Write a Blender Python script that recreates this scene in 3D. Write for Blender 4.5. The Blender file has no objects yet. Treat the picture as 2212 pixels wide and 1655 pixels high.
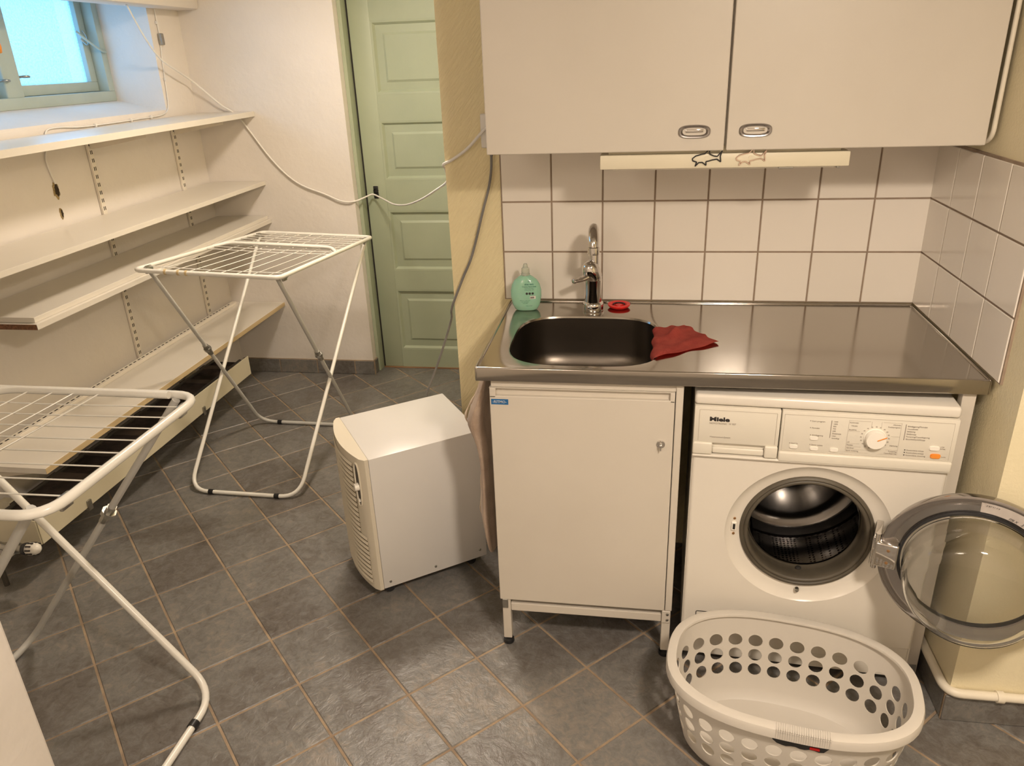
import bpy, bmesh, math, random
from mathutils import Vector, Matrix, Euler
random.seed(7)
PI = math.pi
scn = bpy.context.scene

# ------------------------------------------------------------------ camera
cam_d = bpy.data.cameras.new('camera'); cam = bpy.data.objects.new('camera', cam_d)
scn.collection.objects.link(cam)
cam.location = (-0.8062, -2.3109, 1.5964)
cam.rotation_euler = Euler((1.1671575, 0.0367297, 0.1561882), 'XYZ')
cam_d.sensor_fit = 'HORIZONTAL'; cam_d.sensor_width = 36.0
cam_d.lens = 36.0 * 1650.243 / 2212.0
cam_d.clip_start = 0.02
scn.camera = cam

# ------------------------------------------------------------------ world, lamps, exposure
w = bpy.data.worlds.new('world'); scn.world = w; w.use_nodes = True
w.node_tree.nodes['Background'].inputs[0].default_value = (0.28, 0.72, 1.0, 1)
w.node_tree.nodes['Background'].inputs[1].default_value = .6

def point(name, loc, power, col, r):
    l = bpy.data.lights.new(name, 'POINT'); l.energy = power; l.color = col; l.shadow_soft_size = r
    o = bpy.data.objects.new(name, l); o.location = loc; scn.collection.objects.link(o); return o
def area(name, loc, rot, sx, sy, power, col):
    l = bpy.data.lights.new(name, 'AREA'); l.shape = 'RECTANGLE'; l.size = sx; l.size_y = sy
    l.energy = power; l.color = col
    o = bpy.data.objects.new(name, l); o.location = loc; o.rotation_euler = rot; scn.collection.objects.link(o); return o
def disk(name, loc, power, col, d):
    o = area(name, loc, (0, 0, 0), d, d, power, col); o.data.shape = 'DISK'; return o
WARM = (1.0, 0.845, 0.69)
# two opal ceiling fixtures: each throws light sideways and, more strongly, down
point('alcove_ceiling_lamp', (-1.80, 0.42, 2.08), 4.0, WARM, 0.07)
disk('alcove_ceiling_lamp_face', (-1.80, 0.42, 2.13), 22, WARM, 0.26)
point('room_ceiling_lamp', (-0.25, -2.02, 2.00), 11, WARM, 0.06)
disk('room_ceiling_lamp_face', (-0.25, -2.02, 2.06), 36, WARM, 0.24)
point('rear_fill_light', (-1.70, -2.70, 2.0), 16, WARM, 0.15)  # added weak fill behind camera left, brightens lower walls and floor
area('daylight', (-4.05, 0.55, 1.95), (0, -PI/2 + 0.25, 0), 1.8, 3.0, 80, (0.25, 0.56, 0.97))
scn.view_settings.view_transform = 'Standard'
scn.view_settings.look = 'None'
scn.view_settings.exposure = 0.0
scn.view_settings.gamma = 1.0
scn.view_settings.use_curve_mapping = False
scn.cycles.max_bounces = 10
scn.cycles.transparent_max_bounces = 16

# ------------------------------------------------------------------ materials
def mat(name, col, rough=0.5, metal=0.0, **k):
    m = bpy.data.materials.new(name); m.use_nodes = True
    nt = m.node_tree; b = nt.nodes['Principled BSDF']
    b.inputs['Base Color'].default_value = (*col, 1)
    b.inputs['Roughness'].default_value = rough
    b.inputs['Metallic'].default_value = metal
    if 'spec' in k: b.inputs['Specular IOR Level'].default_value = k['spec']
    if 'trans' in k: b.inputs['Transmission Weight'].default_value = k['trans']
    if 'ior' in k: b.inputs['IOR'].default_value = k['ior']
    if 'coat' in k: b.inputs['Coat Weight'].default_value = k['coat']; b.inputs['Coat Roughness'].default_value = k.get('coatr', .1)
    if 'sheen' in k: b.inputs['Sheen Weight'].default_value = k['sheen']
    if 'sss' in k:
        b.inputs['Subsurface Weight'].default_value = k['sss']; b.inputs['Subsurface Scale'].default_value = .01
    return m
def N(m, t, **kw):
    n = m.node_tree.nodes.new(t)
    for a, v in kw.items(): setattr(n, a, v)
    return n
def L(m, a, b): m.node_tree.links.new(a, b)
def P(m): return m.node_tree.nodes['Principled BSDF']
def posnode(m, scale=(1, 1, 1), rot=(0, 0, 0)):
    g = N(m, 'ShaderNodeNewGeometry'); mp = N(m, 'ShaderNodeMapping')
    mp.inputs['Scale'].default_value = scale; mp.inputs['Rotation'].default_value = rot
    L(m, g.outputs['Position'], mp.inputs['Vector']); return mp.outputs[0]
def objnode(m, scale=(1, 1, 1), rot=(0, 0, 0)):
    g = N(m, 'ShaderNodeTexCoord'); mp = N(m, 'ShaderNodeMapping')
    mp.inputs['Scale'].default_value = scale; mp.inputs['Rotation'].default_value = rot
    L(m, g.outputs['Object'], mp.inputs['Vector']); return mp.outputs[0]
def noise(m, vec, scale, detail=4, rough=.55, dist=0.0):
    n = N(m, 'ShaderNodeTexNoise'); n.inputs['Scale'].default_value = scale; n.inputs['Detail'].default_value = detail
    n.inputs['Roughness'].default_value = rough; n.inputs['Distortion'].default_value = dist
    L(m, vec, n.inputs['Vector']); return n.outputs['Fac']
def ramp(m, fac, stops):
    r = N(m, 'ShaderNodeValToRGB'); e = r.color_ramp.elements
    while len(e) < len(stops): e.new(.5)
    for i, (p, c) in enumerate(stops): e[i].position = p; e[i].color = (*c, 1)
    L(m, fac, r.inputs[0]); return r.outputs[0]
def bump(m, h, strength=.3, dist=.01, prev=None):
    b = N(m, 'ShaderNodeBump'); b.inputs['Strength'].default_value = strength; b.inputs['Distance'].default_value = dist
    L(m, h, b.inputs['Height'])
    if prev: L(m, prev, b.inputs['Normal'])
    L(m, b.outputs[0], P(m).inputs['Normal']); return b.outputs[0]
def mathn(m, op, a, b=None, v=None):
    n = N(m, 'ShaderNodeMath', operation=op); L(m, a, n.inputs[0])
    if b is not None: L(m, b, n.inputs[1])
    if v is not None: n.inputs[1].default_value = v
    return n.outputs[0]
def mottled(m, c1, c2, scale=3, lo=.35, hi=.65, vec=None):
    v = vec or posnode(m); f = noise(m, v, scale, 5)
    L(m, ramp(m, f, [(lo, c1), (hi, c2)]), P(m).inputs['Base Color'])

M = {}
# plaster, warm white
m = M['plaster'] = mat('white_plaster', (.80, .74, .68), .75)
mottled(m, (.74, .69, .635), (.80, .75, .70), 2.2)
v = posnode(m); b1 = bump(m, noise(m, v, 9, 4, .6), .35, .012); bump(m, noise(m, v, 70, 3), .12, .003, b1)
# yellow textured wallpaper
m = M['wallpaper'] = mat('yellow_wallpaper', (.70, .60, .36), .7)
mottled(m, (.81, .70, .42), (.86, .755, .48), 1.5)
v = posnode(m, (1, 1, 1), (0, math.radians(-33), 0))
mp = posnode(m, (1, 1, 1), (0, math.radians(52), 0)); m2_ = N(m, 'ShaderNodeMapping'); m2_.inputs['Scale'].default_value = (12, 25, 95)
L(m, mp, m2_.inputs['Vector'])
h = ramp(m, noise(m, m2_.outputs[0], 1.6, 3, .6, .5), [(.44, (0, 0, 0)), (.60, (1, 1, 1))])
bump(m, h, .45, .003)
m = M['wallpaper_grain'] = mat('yellow_grained_wallpaper', (.72, .63, .42), .7)
mottled(m, (.76, .68, .46), (.82, .74, .53), 1.5)
bump(m, noise(m, posnode(m), 130, 3, .7), .5, .003)
m = M['ceiling'] = mat('ceiling_paint', (.80, .76, .70), .8)
mottled(m, (.78, .74, .68), (.82, .78, .72), 1.5)
# floor slate
m = M['slate'] = mat('slate_floor_tile', (.12, .12, .11), .35)
v = posnode(m)
big = noise(m, v, 3.2, 6, .62, .4); fine = noise(m, posnode(m, (1, 1, 1), (0, 0, .78)), 34, 9, .78, .8)
oi = N(m, 'ShaderNodeObjectInfo')
f = mathn(m, 'ADD', mathn(m, 'MULTIPLY', big, v=.45), mathn(m, 'MULTIPLY', fine, v=.55))
f = mathn(m, 'ADD', f, mathn(m, 'MULTIPLY', mathn(m, 'SUBTRACT', oi.outputs['Random'], v=.5), v=.07))
col = ramp(m, f, [(.34, (.092, .079, .068)), (.45, (.145, .131, .119)), (.53, (.185, .180, .170)), (.61, (.245, .217, .187)), (.72, (.33, .31, .28))])
L(m, col, P(m).inputs['Base Color'])
rg = N(m, 'ShaderNodeMapRange'); rg.inputs['To Min'].default_value = .20; rg.inputs['To Max'].default_value = .44
L(m, fine, rg.inputs['Value']); L(m, rg.outputs[0], P(m).inputs['Roughness'])
b1 = bump(m, noise(m, v, 16, 6, .6, 1.4), .55, .006); bump(m, noise(m, v, 60, 4, .6, 1.0), .35, .002, b1)
m = M['grout'] = mat('tan_floor_grout', (.34, .25, .17), .85)
mottled(m, (.26, .19, .13), (.40, .30, .20), 14)
bump(m, noise(m, posnode(m), 200, 3), .4, .002)
m = M['wall_tile'] = mat('glazed_wall_tile', (.74, .69, .61), .16, coat=.3, coatr=.08)
oi = N(m, 'ShaderNodeObjectInfo')
L(m, ramp(m, oi.outputs['Random'], [(0, (.80, .745, .665)), (1, (.84, .785, .71))]), P(m).inputs['Base Color'])
bump(m, noise(m, posnode(m), 14, 2), .10, .004)
m = M['wall_grout'] = mat('brown_wall_grout', (.30, .22, .16), .85)
mottled(m, (.26, .19, .14), (.34, .26, .19), 20)
# door green
m = M['green'] = mat('green_door_paint', (.33, .41, .25), .42)
mottled(m, (.365, .415, .30), (.395, .445, .325), 4)
bump(m, noise(m, posnode(m, (6, 6, 1)), 20, 3), .12, .002)
m = M['green_frame'] = mat('green_window_paint', (.36, .50, .46), .42)
mottled(m, (.41, .48, .43), (.45, .52, .47), 6)
bump(m, noise(m, posnode(m), 40, 3), .2, .002)
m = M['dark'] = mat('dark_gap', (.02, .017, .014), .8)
# enamel whites
def enamel(name, c, rough=.3, sc=2.0):
    m = mat(name, c, rough); d = .02
    mottled(m, tuple(x - d for x in c), tuple(min(1, x + d) for x in c), sc); return m
M['cabinet'] = enamel('cream_cabinet_laminate', (.625, .575, .50), .38)
M['enamel'] = enamel('white_appliance_enamel', (.76, .715, .64), .22)
M['panel'] = enamel('appliance_plastic', (.74, .70, .61), .35)
M['panel2'] = enamel('appliance_plastic_lip', (.74, .70, .62), .35)
M['button'] = enamel('button_plastic', (.88, .84, .76), .3)
M['heater'] = enamel('white_painted_metal_case', (.70, .68, .65), .30)
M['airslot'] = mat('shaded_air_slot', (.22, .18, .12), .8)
M['grille'] = enamel('cream_plastic_grille', (.70, .64, .52), .45)
M['shelf'] = enamel('white_melamine_shelf', (.72, .675, .60), .3)
M['standard'] = enamel('white_shelf_standard', (.78, .72, .62), .4)
M['radiator'] = enamel('cream_radiator_paint', (.70, .64, .48), .45)
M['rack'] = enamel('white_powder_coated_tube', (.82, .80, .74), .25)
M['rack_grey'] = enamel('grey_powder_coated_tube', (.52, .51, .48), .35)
M['basket'] = enamel('white_basket_plastic', (.64, .60, .54), .38)
M['cord'] = enamel('white_cord_plastic', (.80, .77, .72), .45)
M['pipe'] = enamel('cream_painted_pipe', (.78, .72, .60), .4)
M['lampbox'] = enamel('cream_lamp_housing', (.76, .70, .54), .4)
m = M['birch'] = mat('raw_birch_edge', (.60, .46, .26), .6)
mottled(m, (.56, .42, .23), (.66, .52, .30), 1, vec=posnode(m, (40, 3, 60)))
m = M['chipboard'] = mat('brown_chipboard_edge', (.20, .09, .045), .8)
mottled(m, (.13, .06, .03), (.26, .12, .06), 120)
m = M['fins'] = mat('dark_radiator_fins', (.075, .055, .045), .7)
mottled(m, (.05, .038, .03), (.11, .082, .066), 12)
M['pipe_dark'] = mat('dark_steel_pipe', (.12, .11, .095), .4, .6)
# steel
def steel(name, c, rough, stretch=(3, 60, 60), amt=.10, bs=.05):
    m = mat(name, c, rough, 1.0)
    v = posnode(m, stretch); f = noise(m, v, 6, 4)
    g = N(m, 'ShaderNodeMapRange'); g.inputs['To Min'].default_value = rough - amt; g.inputs['To Max'].default_value = rough + amt
    L(m, f, g.inputs['Value']); L(m, g.outputs[0], P(m).inputs['Roughness'])
    bump(m, noise(m, v, 20, 3), bs, .001); return m
M['steel'] = steel('brushed_steel_worktop', (.42, .39, .35), .14, (2, 40, 40), .03, .015)
M['sink'] = steel('brushed_sink_steel', (.15, .13, .11), .34, (6, 6, 50), .06, .06)
M['chrome'] = mat('chrome', (.72, .70, .68), .07, 1.0); mottled(M['chrome'], (.68, .66, .64), (.74, .72, .70), 5)
M['metal'] = mat('zinc_metal', (.42, .41, .38), .32, 1.0); mottled(M['metal'], (.38, .37, .34), (.48, .47, .44), 30)
M['doorring'] = mat('polished_door_ring', (.40, .38, .37), .14, 1.0); mottled(M['doorring'], (.37, .35, .34), (.43, .41, .40), 6)
m = M['drum'] = mat('drum_steel', (.42, .40, .38), .22, 1.0)
g = N(m, 'ShaderNodeTexCoord'); vo = N(m, 'ShaderNodeTexVoronoi'); vo.inputs['Scale'].default_value = 95; vo.inputs['Randomness'].default_value = .15
L(m, g.outputs['Object'], vo.inputs['Vector'])
hole = ramp(m, vo.outputs['Distance'], [(.28, (.012, .010, .009)), (.36, (.38, .37, .355))])
L(m, hole, P(m).inputs['Base Color'])
M['drumplain'] = mat('drum_back_steel', (.2, .19, .18), .16, 1.0); mottled(M['drumplain'], (.17, .16, .155), (.22, .21, .20), 6)
M['rubber'] = mat('grey_door_rubber', (.09, .076, .055), .5); mottled(M['rubber'], (.075, .063, .045), (.105, .09, .066), 10)
M['black'] = mat('black_plastic', (.015, .015, .016), .4); mottled(M['black'], (.012, .012, .013), (.022, .022, .023), 20)
M['ink'] = mat('black_print', (.03, .025, .025), .5)
M['ink_soft'] = mat('grey_brown_print', (.38, .33, .28), .6)
M['ink_grid'] = mat('pale_print', (.56, .51, .44), .6)
M['ink_blue'] = mat('blue_sticker', (.02, .13, .33), .4); mottled(M['ink_blue'], (.018, .12, .30), (.022, .14, .36), 30)
M['ink_white'] = mat('pale_print_on_blue', (.45, .50, .58), .5)
M['ink_green'] = mat('dark_green_print', (.03, .16, .11), .5)
M['orange'] = mat('orange_plastic', (.85, .28, .03), .35); mottled(M['orange'], (.80, .25, .03), (.88, .31, .04), 30)
M['red'] = mat('red_rubber_plug', (.72, .015, .012), .4); mottled(M['red'], (.68, .012, .01), (.78, .02, .015), 30)
m = M['cloth_red'] = mat('red_microfibre', (.62, .085, .06), .92)
mottled(m, (.56, .085, .065), (.70, .13, .095), 22); bump(m, noise(m, posnode(m), 320, 3), .5, .003)
m = M['towel'] = mat('beige_brown_towel', (.42, .31, .23), .95, sheen=.3)
mottled(m, (.36, .26, .19), (.50, .38, .29), 14); bump(m, noise(m, posnode(m), 400, 3), .6, .003)
M['hem'] = mat('cream_towel_hem', (.70, .58, .45), .9); mottled(M['hem'], (.64, .52, .40), (.76, .64, .50), 40)
M['greycord'] = mat('grey_mains_cord', (.20, .19, .18), .5); mottled(M['greycord'], (.17, .16, .15), (.23, .22, .21), 20)
M['soap'] = mat('green_liquid_soap', (.44, .77, .58), .16, trans=.30, ior=1.38, sss=.3)
M['soapcap'] = mat('clear_frosted_cap', (.72, .76, .66), .25, trans=.55, ior=1.4)
M['soaplabel'] = mat('green_transparent_label', (.22, .64, .40), .35)
M['foam'] = mat('translucent_sticker', (.62, .56, .52), .5); mottled(M['foam'], (.58, .52, .48), (.66, .60, .56), 30)
M['copper'] = mat('copper_screw', (.60, .36, .18), .3, 1.0)
M['handle_ring'] = mat('dark_handle_chrome', (.36, .34, .33), .18, 1.0)  # darker metal for the outer ring of the cupboard handles
M['rosy'] = mat('rosy_chrome', (.78, .62, .54), .15, 1.0)
M['mortar'] = mat('yellow_hole_mortar', (.36, .26, .11), .9); mottled(M['mortar'], (.26, .17, .06), (.46, .36, .18), 60)
M['hole_dark'] = mat('dark_hole_centre', (.04, .025, .012), .9)  # flat dark colour for the centres of the wall holes
M['wood_threshold'] = mat('brown_wood_threshold', (.26, .14, .07), .6); mottled(M['wood_threshold'], (.2, .1, .05), (.32, .18, .09), 1, vec=posnode(M['wood_threshold'], (4, 60, 60)))
m = M['glass'] = mat('door_glass', (.985, .99, .98), .01, trans=1.0, ior=1.42)
# textured window pane
m = M['pane'] = bpy.data.materials.new('obscured_window_glass'); m.use_nodes = True
nt = m.node_tree; nt.nodes.remove(nt.nodes['Principled BSDF']); out = nt.nodes['Material Output']
tr = N(m, 'ShaderNodeBsdfTransparent'); tr.inputs[0].default_value = (.90, .97, 1, 1)
tl = N(m, 'ShaderNodeBsdfTranslucent'); tl.inputs[0].default_value = (.85, .95, 1, 1)
gl = N(m, 'ShaderNodeBsdfGlossy'); gl.inputs['Roughness'].default_value = .15
vv = posnode(m); bn = N(m, 'ShaderNodeBump'); bn.inputs['Strength'].default_value = .6; bn.inputs['Distance'].default_value = .004
L(m, noise(m, vv, 130, 3), bn.inputs['Height']); L(m, bn.outputs[0], tl.inputs['Normal']); L(m, bn.outputs[0], gl.inputs['Normal'])
mx = N(m, 'ShaderNodeMixShader'); L(m, ramp(m, noise(m, vv, 130, 3), [(.3, (.25, .25, .25)), (.7, (.65, .65, .65))]), mx.inputs[0])
L(m, tr.outputs[0], mx.inputs[1]); L(m, tl.outputs[0], mx.inputs[2])
m2 = N(m, 'ShaderNodeMixShader'); m2.inputs[0].default_value = .04
L(m, mx.outputs[0], m2.inputs[1]); L(m, gl.outputs[0], m2.inputs[2]); L(m, m2.outputs[0], out.inputs[0])

# ------------------------------------------------------------------ helpers
def BM(): return bmesh.new()
def obj(name, bm, mt, parent=None, smooth=None, label=None):
    me = bpy.data.meshes.new(name); bmesh.ops.recalc_face_normals(bm, faces=bm.faces[:]) if smooth != 'flatraw' else None
    bm.to_mesh(me); bm.free()
    if smooth and smooth != 'flatraw':
        for p in me.polygons: p.use_smooth = True
        me.set_sharp_from_angle(angle=math.radians(smooth if isinstance(smooth, (int, float)) and smooth > 1 else 40))
    me.materials.append(M[mt] if isinstance(mt, str) else mt)
    o = bpy.data.objects.new(name, me); scn.collection.objects.link(o)
    if parent: o.parent = parent
    if label: o['label'] = label
    return o
def thing(name, label, cat, loc=(0, 0, 0), rz=0, group=None, rot=None):
    o = bpy.data.objects.new(name, None); scn.collection.objects.link(o)
    o.location = loc; o.rotation_euler = rot or (0, 0, rz); o.empty_display_size = .05
    o['label'] = label; o['category'] = cat
    if group: o['group'] = group
    return o
def tag(o, label, cat, group=None):
    o['label'] = label; o['category'] = cat
    if group: o['group'] = group
    return o
def struct(name, bm, mt, parent=None, smooth=None):
    o = obj(name, bm, mt, parent, smooth)
    if not parent: o['kind'] = 'structure'
    return o
def box(bm, lo, hi, bev=0, seg=2, mx=None):
    t = bmesh.new()
    bmesh.ops.create_cube(t, size=1)
    s = [hi[i] - lo[i] for i in range(3)]; c = [(hi[i] + lo[i]) / 2 for i in range(3)]
    bmesh.ops.transform(t, matrix=Matrix.Translation(c) @ Matrix.Diagonal((*s, 1)), verts=t.verts)
    if bev: bmesh.ops.bevel(t, geom=t.edges[:], offset=bev, segments=seg, affect='EDGES', profile=.5)
    if mx: bmesh.ops.transform(t, matrix=mx, verts=t.verts)
    me = bpy.data.meshes.new('t'); t.to_mesh(me); t.free(); bm.from_mesh(me); bpy.data.meshes.remove(me)
    return bm
def bx(lo, hi, bev=0, seg=2): return box(BM(), lo, hi, bev, seg)
def catmull(pts, n=8, closed=False):
    pts = [Vector(p) for p in pts]; out = []; k = len(pts)
    rng = range(k if closed else k - 1)
    for i in rng:
        p0 = pts[(i - 1) % k] if (closed or i > 0) else pts[i]
        p1 = pts[i]; p2 = pts[(i + 1) % k]
        p3 = pts[(i + 2) % k] if (closed or i + 2 < k) else p2
        for j in range(n):
            t = j / n
            out.append(.5 * ((2 * p1) + (-p0 + p2) * t + (2 * p0 - 5 * p1 + 4 * p2 - p3) * t * t + (-p0 + 3 * p1 - 3 * p2 + p3) * t ** 3))
    if not closed: out.append(pts[-1])
    return out
def fillet(pts, r, n=6, closed=False):
    """polyline with rounded corners"""
    pts = [Vector(p) for p in pts]; k = len(pts); out = []
    for i in range(k):
        if not closed and i in (0, k - 1): out.append(pts[i]); continue
        a, b, c = pts[i - 1], pts[i], pts[(i + 1) % k]
        rr = r[i] if isinstance(r, (list, tuple)) else r
        d1 = (a - b); d2 = (c - b); l = min(rr, d1.length * .49, d2.length * .49)
        if l < 1e-5: out.append(b); continue
        s = b + d1.normalized() * l; e = b + d2.normalized() * l
        for j in range(n + 1):
            t = j / n; out.append((1 - t) ** 2 * s + 2 * t * (1 - t) * b + t * t * e)
    return out
def tube(bm, pts, r, closed=False, seg=10, flat=1.0):
    pts = [Vector(p) for p in pts]; k = len(pts); rings = []; prev = None
    for i, p in enumerate(pts):
        if closed: d = pts[(i + 1) % k] - pts[i - 1]
        else: d = pts[min(i + 1, k - 1)] - pts[max(i - 1, 0)]
        d.normalize()
        if prev is None:
            up = Vector((0, 0, 1)) if abs(d.z) < .95 else Vector((0, 1, 0))
            x = d.cross(up).normalized()
        else:
            x = (prev - d * prev.dot(d)).normalized()
        prev = x; y = d.cross(x)
        ri = r[i] if isinstance(r, (list, tuple)) else r
        rings.append([bm.verts.new(p + x * math.cos(2 * PI * j / seg) * ri + y * math.sin(2 * PI * j / seg) * ri * flat) for j in range(seg)])
    for i in range(k if closed else k - 1):
        a, b = rings[i], rings[(i + 1) % k]
        for j in range(seg): bm.faces.new((a[j], a[(j + 1) % seg], b[(j + 1) % seg], b[j]))
    if not closed:
        bm.faces.new(rings[0][::-1]); bm.faces.new(rings[-1])
    return bm
def lathe(bm, prof, seg=32, mx=None, sx=1, sy=1, close=False):
    """profile of (r, z) around z"""
    mx = mx or Matrix(); rings = []
    for r, z in prof:
        if r < 1e-6: rings.append([bm.verts.new(mx @ Vector((0, 0, z)))])
        else: rings.append([bm.verts.new(mx @ Vector((r * sx * math.cos(2 * PI * j / seg), r * sy * math.sin(2 * PI * j / seg), z))) for j in range(seg)])
    prs = list(zip(rings, rings[1:])) + ([(rings[-1], rings[0])] if close else [])
    for a, b in prs:
        for j in range(seg):
            q = (j + 1) % seg
            if len(a) == 1 and len(b) == 1: continue
            if len(a) == 1: bm.faces.new((a[0], b[j], b[q]))
            elif len(b) == 1: bm.faces.new((a[j], a[q], b[0]))
            else: bm.faces.new((a[j], a[q], b[q], b[j]))
    return bm
FRONT = Matrix.Rotation(PI / 2, 4, 'X')      # lathe axis z -> -y
def Tm(x, y, z): return Matrix.Translation((x, y, z))
def prism(bm, poly, h0, h1, mx=None):
    mx = mx or Matrix()
    a = [bm.verts.new(mx @ Vector((x, y, h0))) for x, y in poly]; b = [bm.verts.new(mx @ Vector((x, y, h1))) for x, y in poly]
    bm.faces.new(a[::-1]); bm.faces.new(b)
    for i in range(len(poly)):
        j = (i + 1) % len(poly); bm.faces.new((a[i], a[j], b[j], b[i]))
    return bm
def text(s, size, mt, parent, loc, rot=(PI / 2, 0, 0), name='lettering', bold=0, sx=1.0, align='LEFT', shear=0, ext=.0003, lab=None):
    c = bpy.data.curves.new('tmp', 'FONT'); c.body = s; c.size = size; c.offset = bold; c.extrude = ext; c.align_x = align; c.shear = shear
    c.resolution_u = 3
    t = bpy.data.objects.new('tmp', c); scn.collection.objects.link(t)
    dg = bpy.context.evaluated_depsgraph_get(); me = bpy.data.meshes.new_from_object(t.evaluated_get(dg))
    bpy.data.objects.remove(t); bpy.data.curves.remove(c)
    for v in me.vertices: v.co.x *= sx
    me.materials.clear(); me.materials.append(M[mt]); me.name = name
    o = bpy.data.objects.new(name, me); scn.collection.objects.link(o); o.parent = parent; o.location = loc; o.rotation_euler = rot
    if lab: o['label'] = lab
    return o
def sup(a, b, n, t):
    c, s = math.cos(t), math.sin(t)
    return (a * math.copysign(abs(c) ** (2 / n), c), b * math.copysign(abs(s) ** (2 / n), s))

# ------------------------------------------------------------------ room shell
H = 2.20
struct('ceiling', bx((-3.5, -3.7, H), (1.4, 1.8, H + .1)), 'ceiling')
floor = struct('floor', bx((-3.5, -3.7, -.12), (1.4, 1.8, -.0025)), 'grout')
b = BM()
box(b, (-3.46, -3.7, 0), (-3.01, 1.8, 1.415)); box(b, (-3.46, -3.7, 1.99), (-3.01, 1.8, H))
box(b, (-3.46, 1.195, 1.415), (-3.01, 1.8, 1.99)); box(b, (-3.46, -3.7, 1.415), (-3.01, -.35, 1.99))
prism(b, [(-3.46, 1.415), (-3.012, 1.415), (-3.012, 1.427), (-3.25, 1.474), (-3.46, 1.474)], -.35, 1.195, Matrix(((1, 0, 0, 0), (0, 0, 1, 0), (0, 1, 0, 0), (0, 0, 0, 1))))
wall_left = struct('wall_left', b, 'plaster')
b = BM(); box(b, (-3.01, 1.45, 0), (-2.232, 1.8, H)); box(b, (-2.232, 1.62, 0), (-1.385, 1.8, H)); box(b, (-2.232, 1.5, 2.04), (-1.385, 1.62, H))
struct('wall_far', b, 'plaster')
wall_back = struct('wall_back', bx((-1.385, 0, 0), (1.4, 1.8, H)), 'wallpaper')
wall_right = struct('wall_right', bx((0.0, -.70, 0), (1.4, 0, H)), 'wallpaper_grain')
struct('wall_side', bx((1.2, -3.7, 0), (1.4, -.70, H)), 'wallpaper_grain')
struct('wall_front', bx((-3.01, -3.8, 0), (1.4, -3.7, H)), 'plaster')
struct('wall_near', bx((-3.01, -3.7, 0), (-1.90, -1.39, H), .006), 'plaster')
b = bx((-3.01, -3.7, 1.857), (-2.895, 1.45, H), .012)
struct('trim_1', b, 'plaster', smooth=30)

# floor tiles, laid diagonally
PT = .225; gx, gy = .132006, -.113464
me_tile = None
def tile_mesh(bm, mx, s, h=.01, z0=-.01, bev=.0022):
    a = s / 2; lo = [(-a, -a), (a, -a), (a, a), (-a, a)]; c = a - bev
    v0 = [bm.verts.new(mx @ Vector((x, y, z0))) for x, y in lo]
    v1 = [bm.verts.new(mx @ Vector((x, y, z0 + h - bev))) for x, y in lo]
    v2 = [bm.verts.new(mx @ Vector((x * c / a, y * c / a, z0 + h))) for x, y in lo]
    for i in range(4):
        j = (i + 1) % 4
        bm.faces.new((v0[i], v0[j], v1[j], v1[i])); bm.faces.new((v1[i], v1[j], v2[j], v2[i]))
    bm.faces.new(v2)
rest = BM(); s_tile = .2185; rq = math.sqrt(.5)
for i in range(-40, 41):
    for j in range(-40, 41):
        u = (i + .5 + gx) * PT; v = (j + .5 + gy) * PT
        x = (u - v) * rq; y = (u + v) * rq
        if not (-3.1 < x < 1.3 and -3.7 < y < 1.68): continue
        if x > -1.25 and y > .16: continue
        mxx = Tm(x, y, 0) @ Matrix.Rotation(PI / 4, 4, 'Z')
        if -3.1 < x < .75 and -1.62 < y < 1.6:
            if me_tile is None:
                t = BM(); tile_mesh(t, Matrix(), s_tile); bmesh.ops.recalc_face_normals(t, faces=t.faces[:])
                me_tile = bpy.data.meshes.new('tile'); t.to_mesh(me_tile); t.free(); me_tile.materials.append(M['slate'])
            o = bpy.data.objects.new('tile', me_tile); scn.collection.objects.link(o); o.parent = floor
            o.matrix_local = mxx
        else: tile_mesh(rest, mxx, s_tile)
o = obj('outlying_tiles', rest, 'slate', floor); o['kind'] = 'stuff'

# baseboards of cut slate tile
def baseboard(name, segs, h=.078):
    root = None
    for k, (p, q, nrm) in enumerate(segs):
        p = Vector(p); q = Vector(q); n = Vector(nrm); d = (q - p); Ln = d.length; d.normalize()
        a = 0
        while a < Ln - .004:
            e = min(a + .218, Ln)
            b = BM(); lo = p + d * (a + .0015); hi = p + d * (e - .0015) + n * .010
            box(b, (min(lo.x, hi.x), min(lo.y, hi.y), .001), (max(lo.x, hi.x), max(lo.y, hi.y), h), .0015, 1)
            if root is None:
                g = BM()
                for (p2, q2, n2) in segs:
                    p2 = Vector(p2); q2 = Vector(q2) + Vector(n2) * .006
                    box(g, (min(p2.x, q2.x), min(p2.y, q2.y), .0), (max(p2.x, q2.x), max(p2.y, q2.y), h + .003))
                root = struct(name, g, 'grout')
            obj('tile', b, 'slate', root); a = e + .003
    return root
baseboard('baseboard_far', [((-3.0, 1.449), (-2.226, 1.449), (0, -1)), ((-2.231, 1.452), (-2.231, 1.50), (1, 0))])
baseboard('baseboard_right', [((-.001, -.699), (-.001, -.02), (-1, 0)), ((-.011, -.701), (1.19, -.701), (0, -1))], .080)
# painted pipe lying on the right baseboard
b = BM(); tube(b, fillet([(-.012, -.02, .094), (-.012, -.714, .094), (1.18, -.714, .094)], .04, 8), .0115, seg=12)
pp = obj('baseboard_pipe', b, 'pipe', smooth=60)
tag(pp, 'cream painted pipe running round the yellow wall corner on top of the slate baseboard', 'pipe')
b = BM(); lathe(b, [(0, -.008), (.015, -.008), (.015, .008), (0, .008)], 14, Tm(.11, -.714, .094) @ Matrix.Rotation(PI / 2, 4, 'Y'))
obj('pipe_clip', b, 'pipe', pp, smooth=40)

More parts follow.
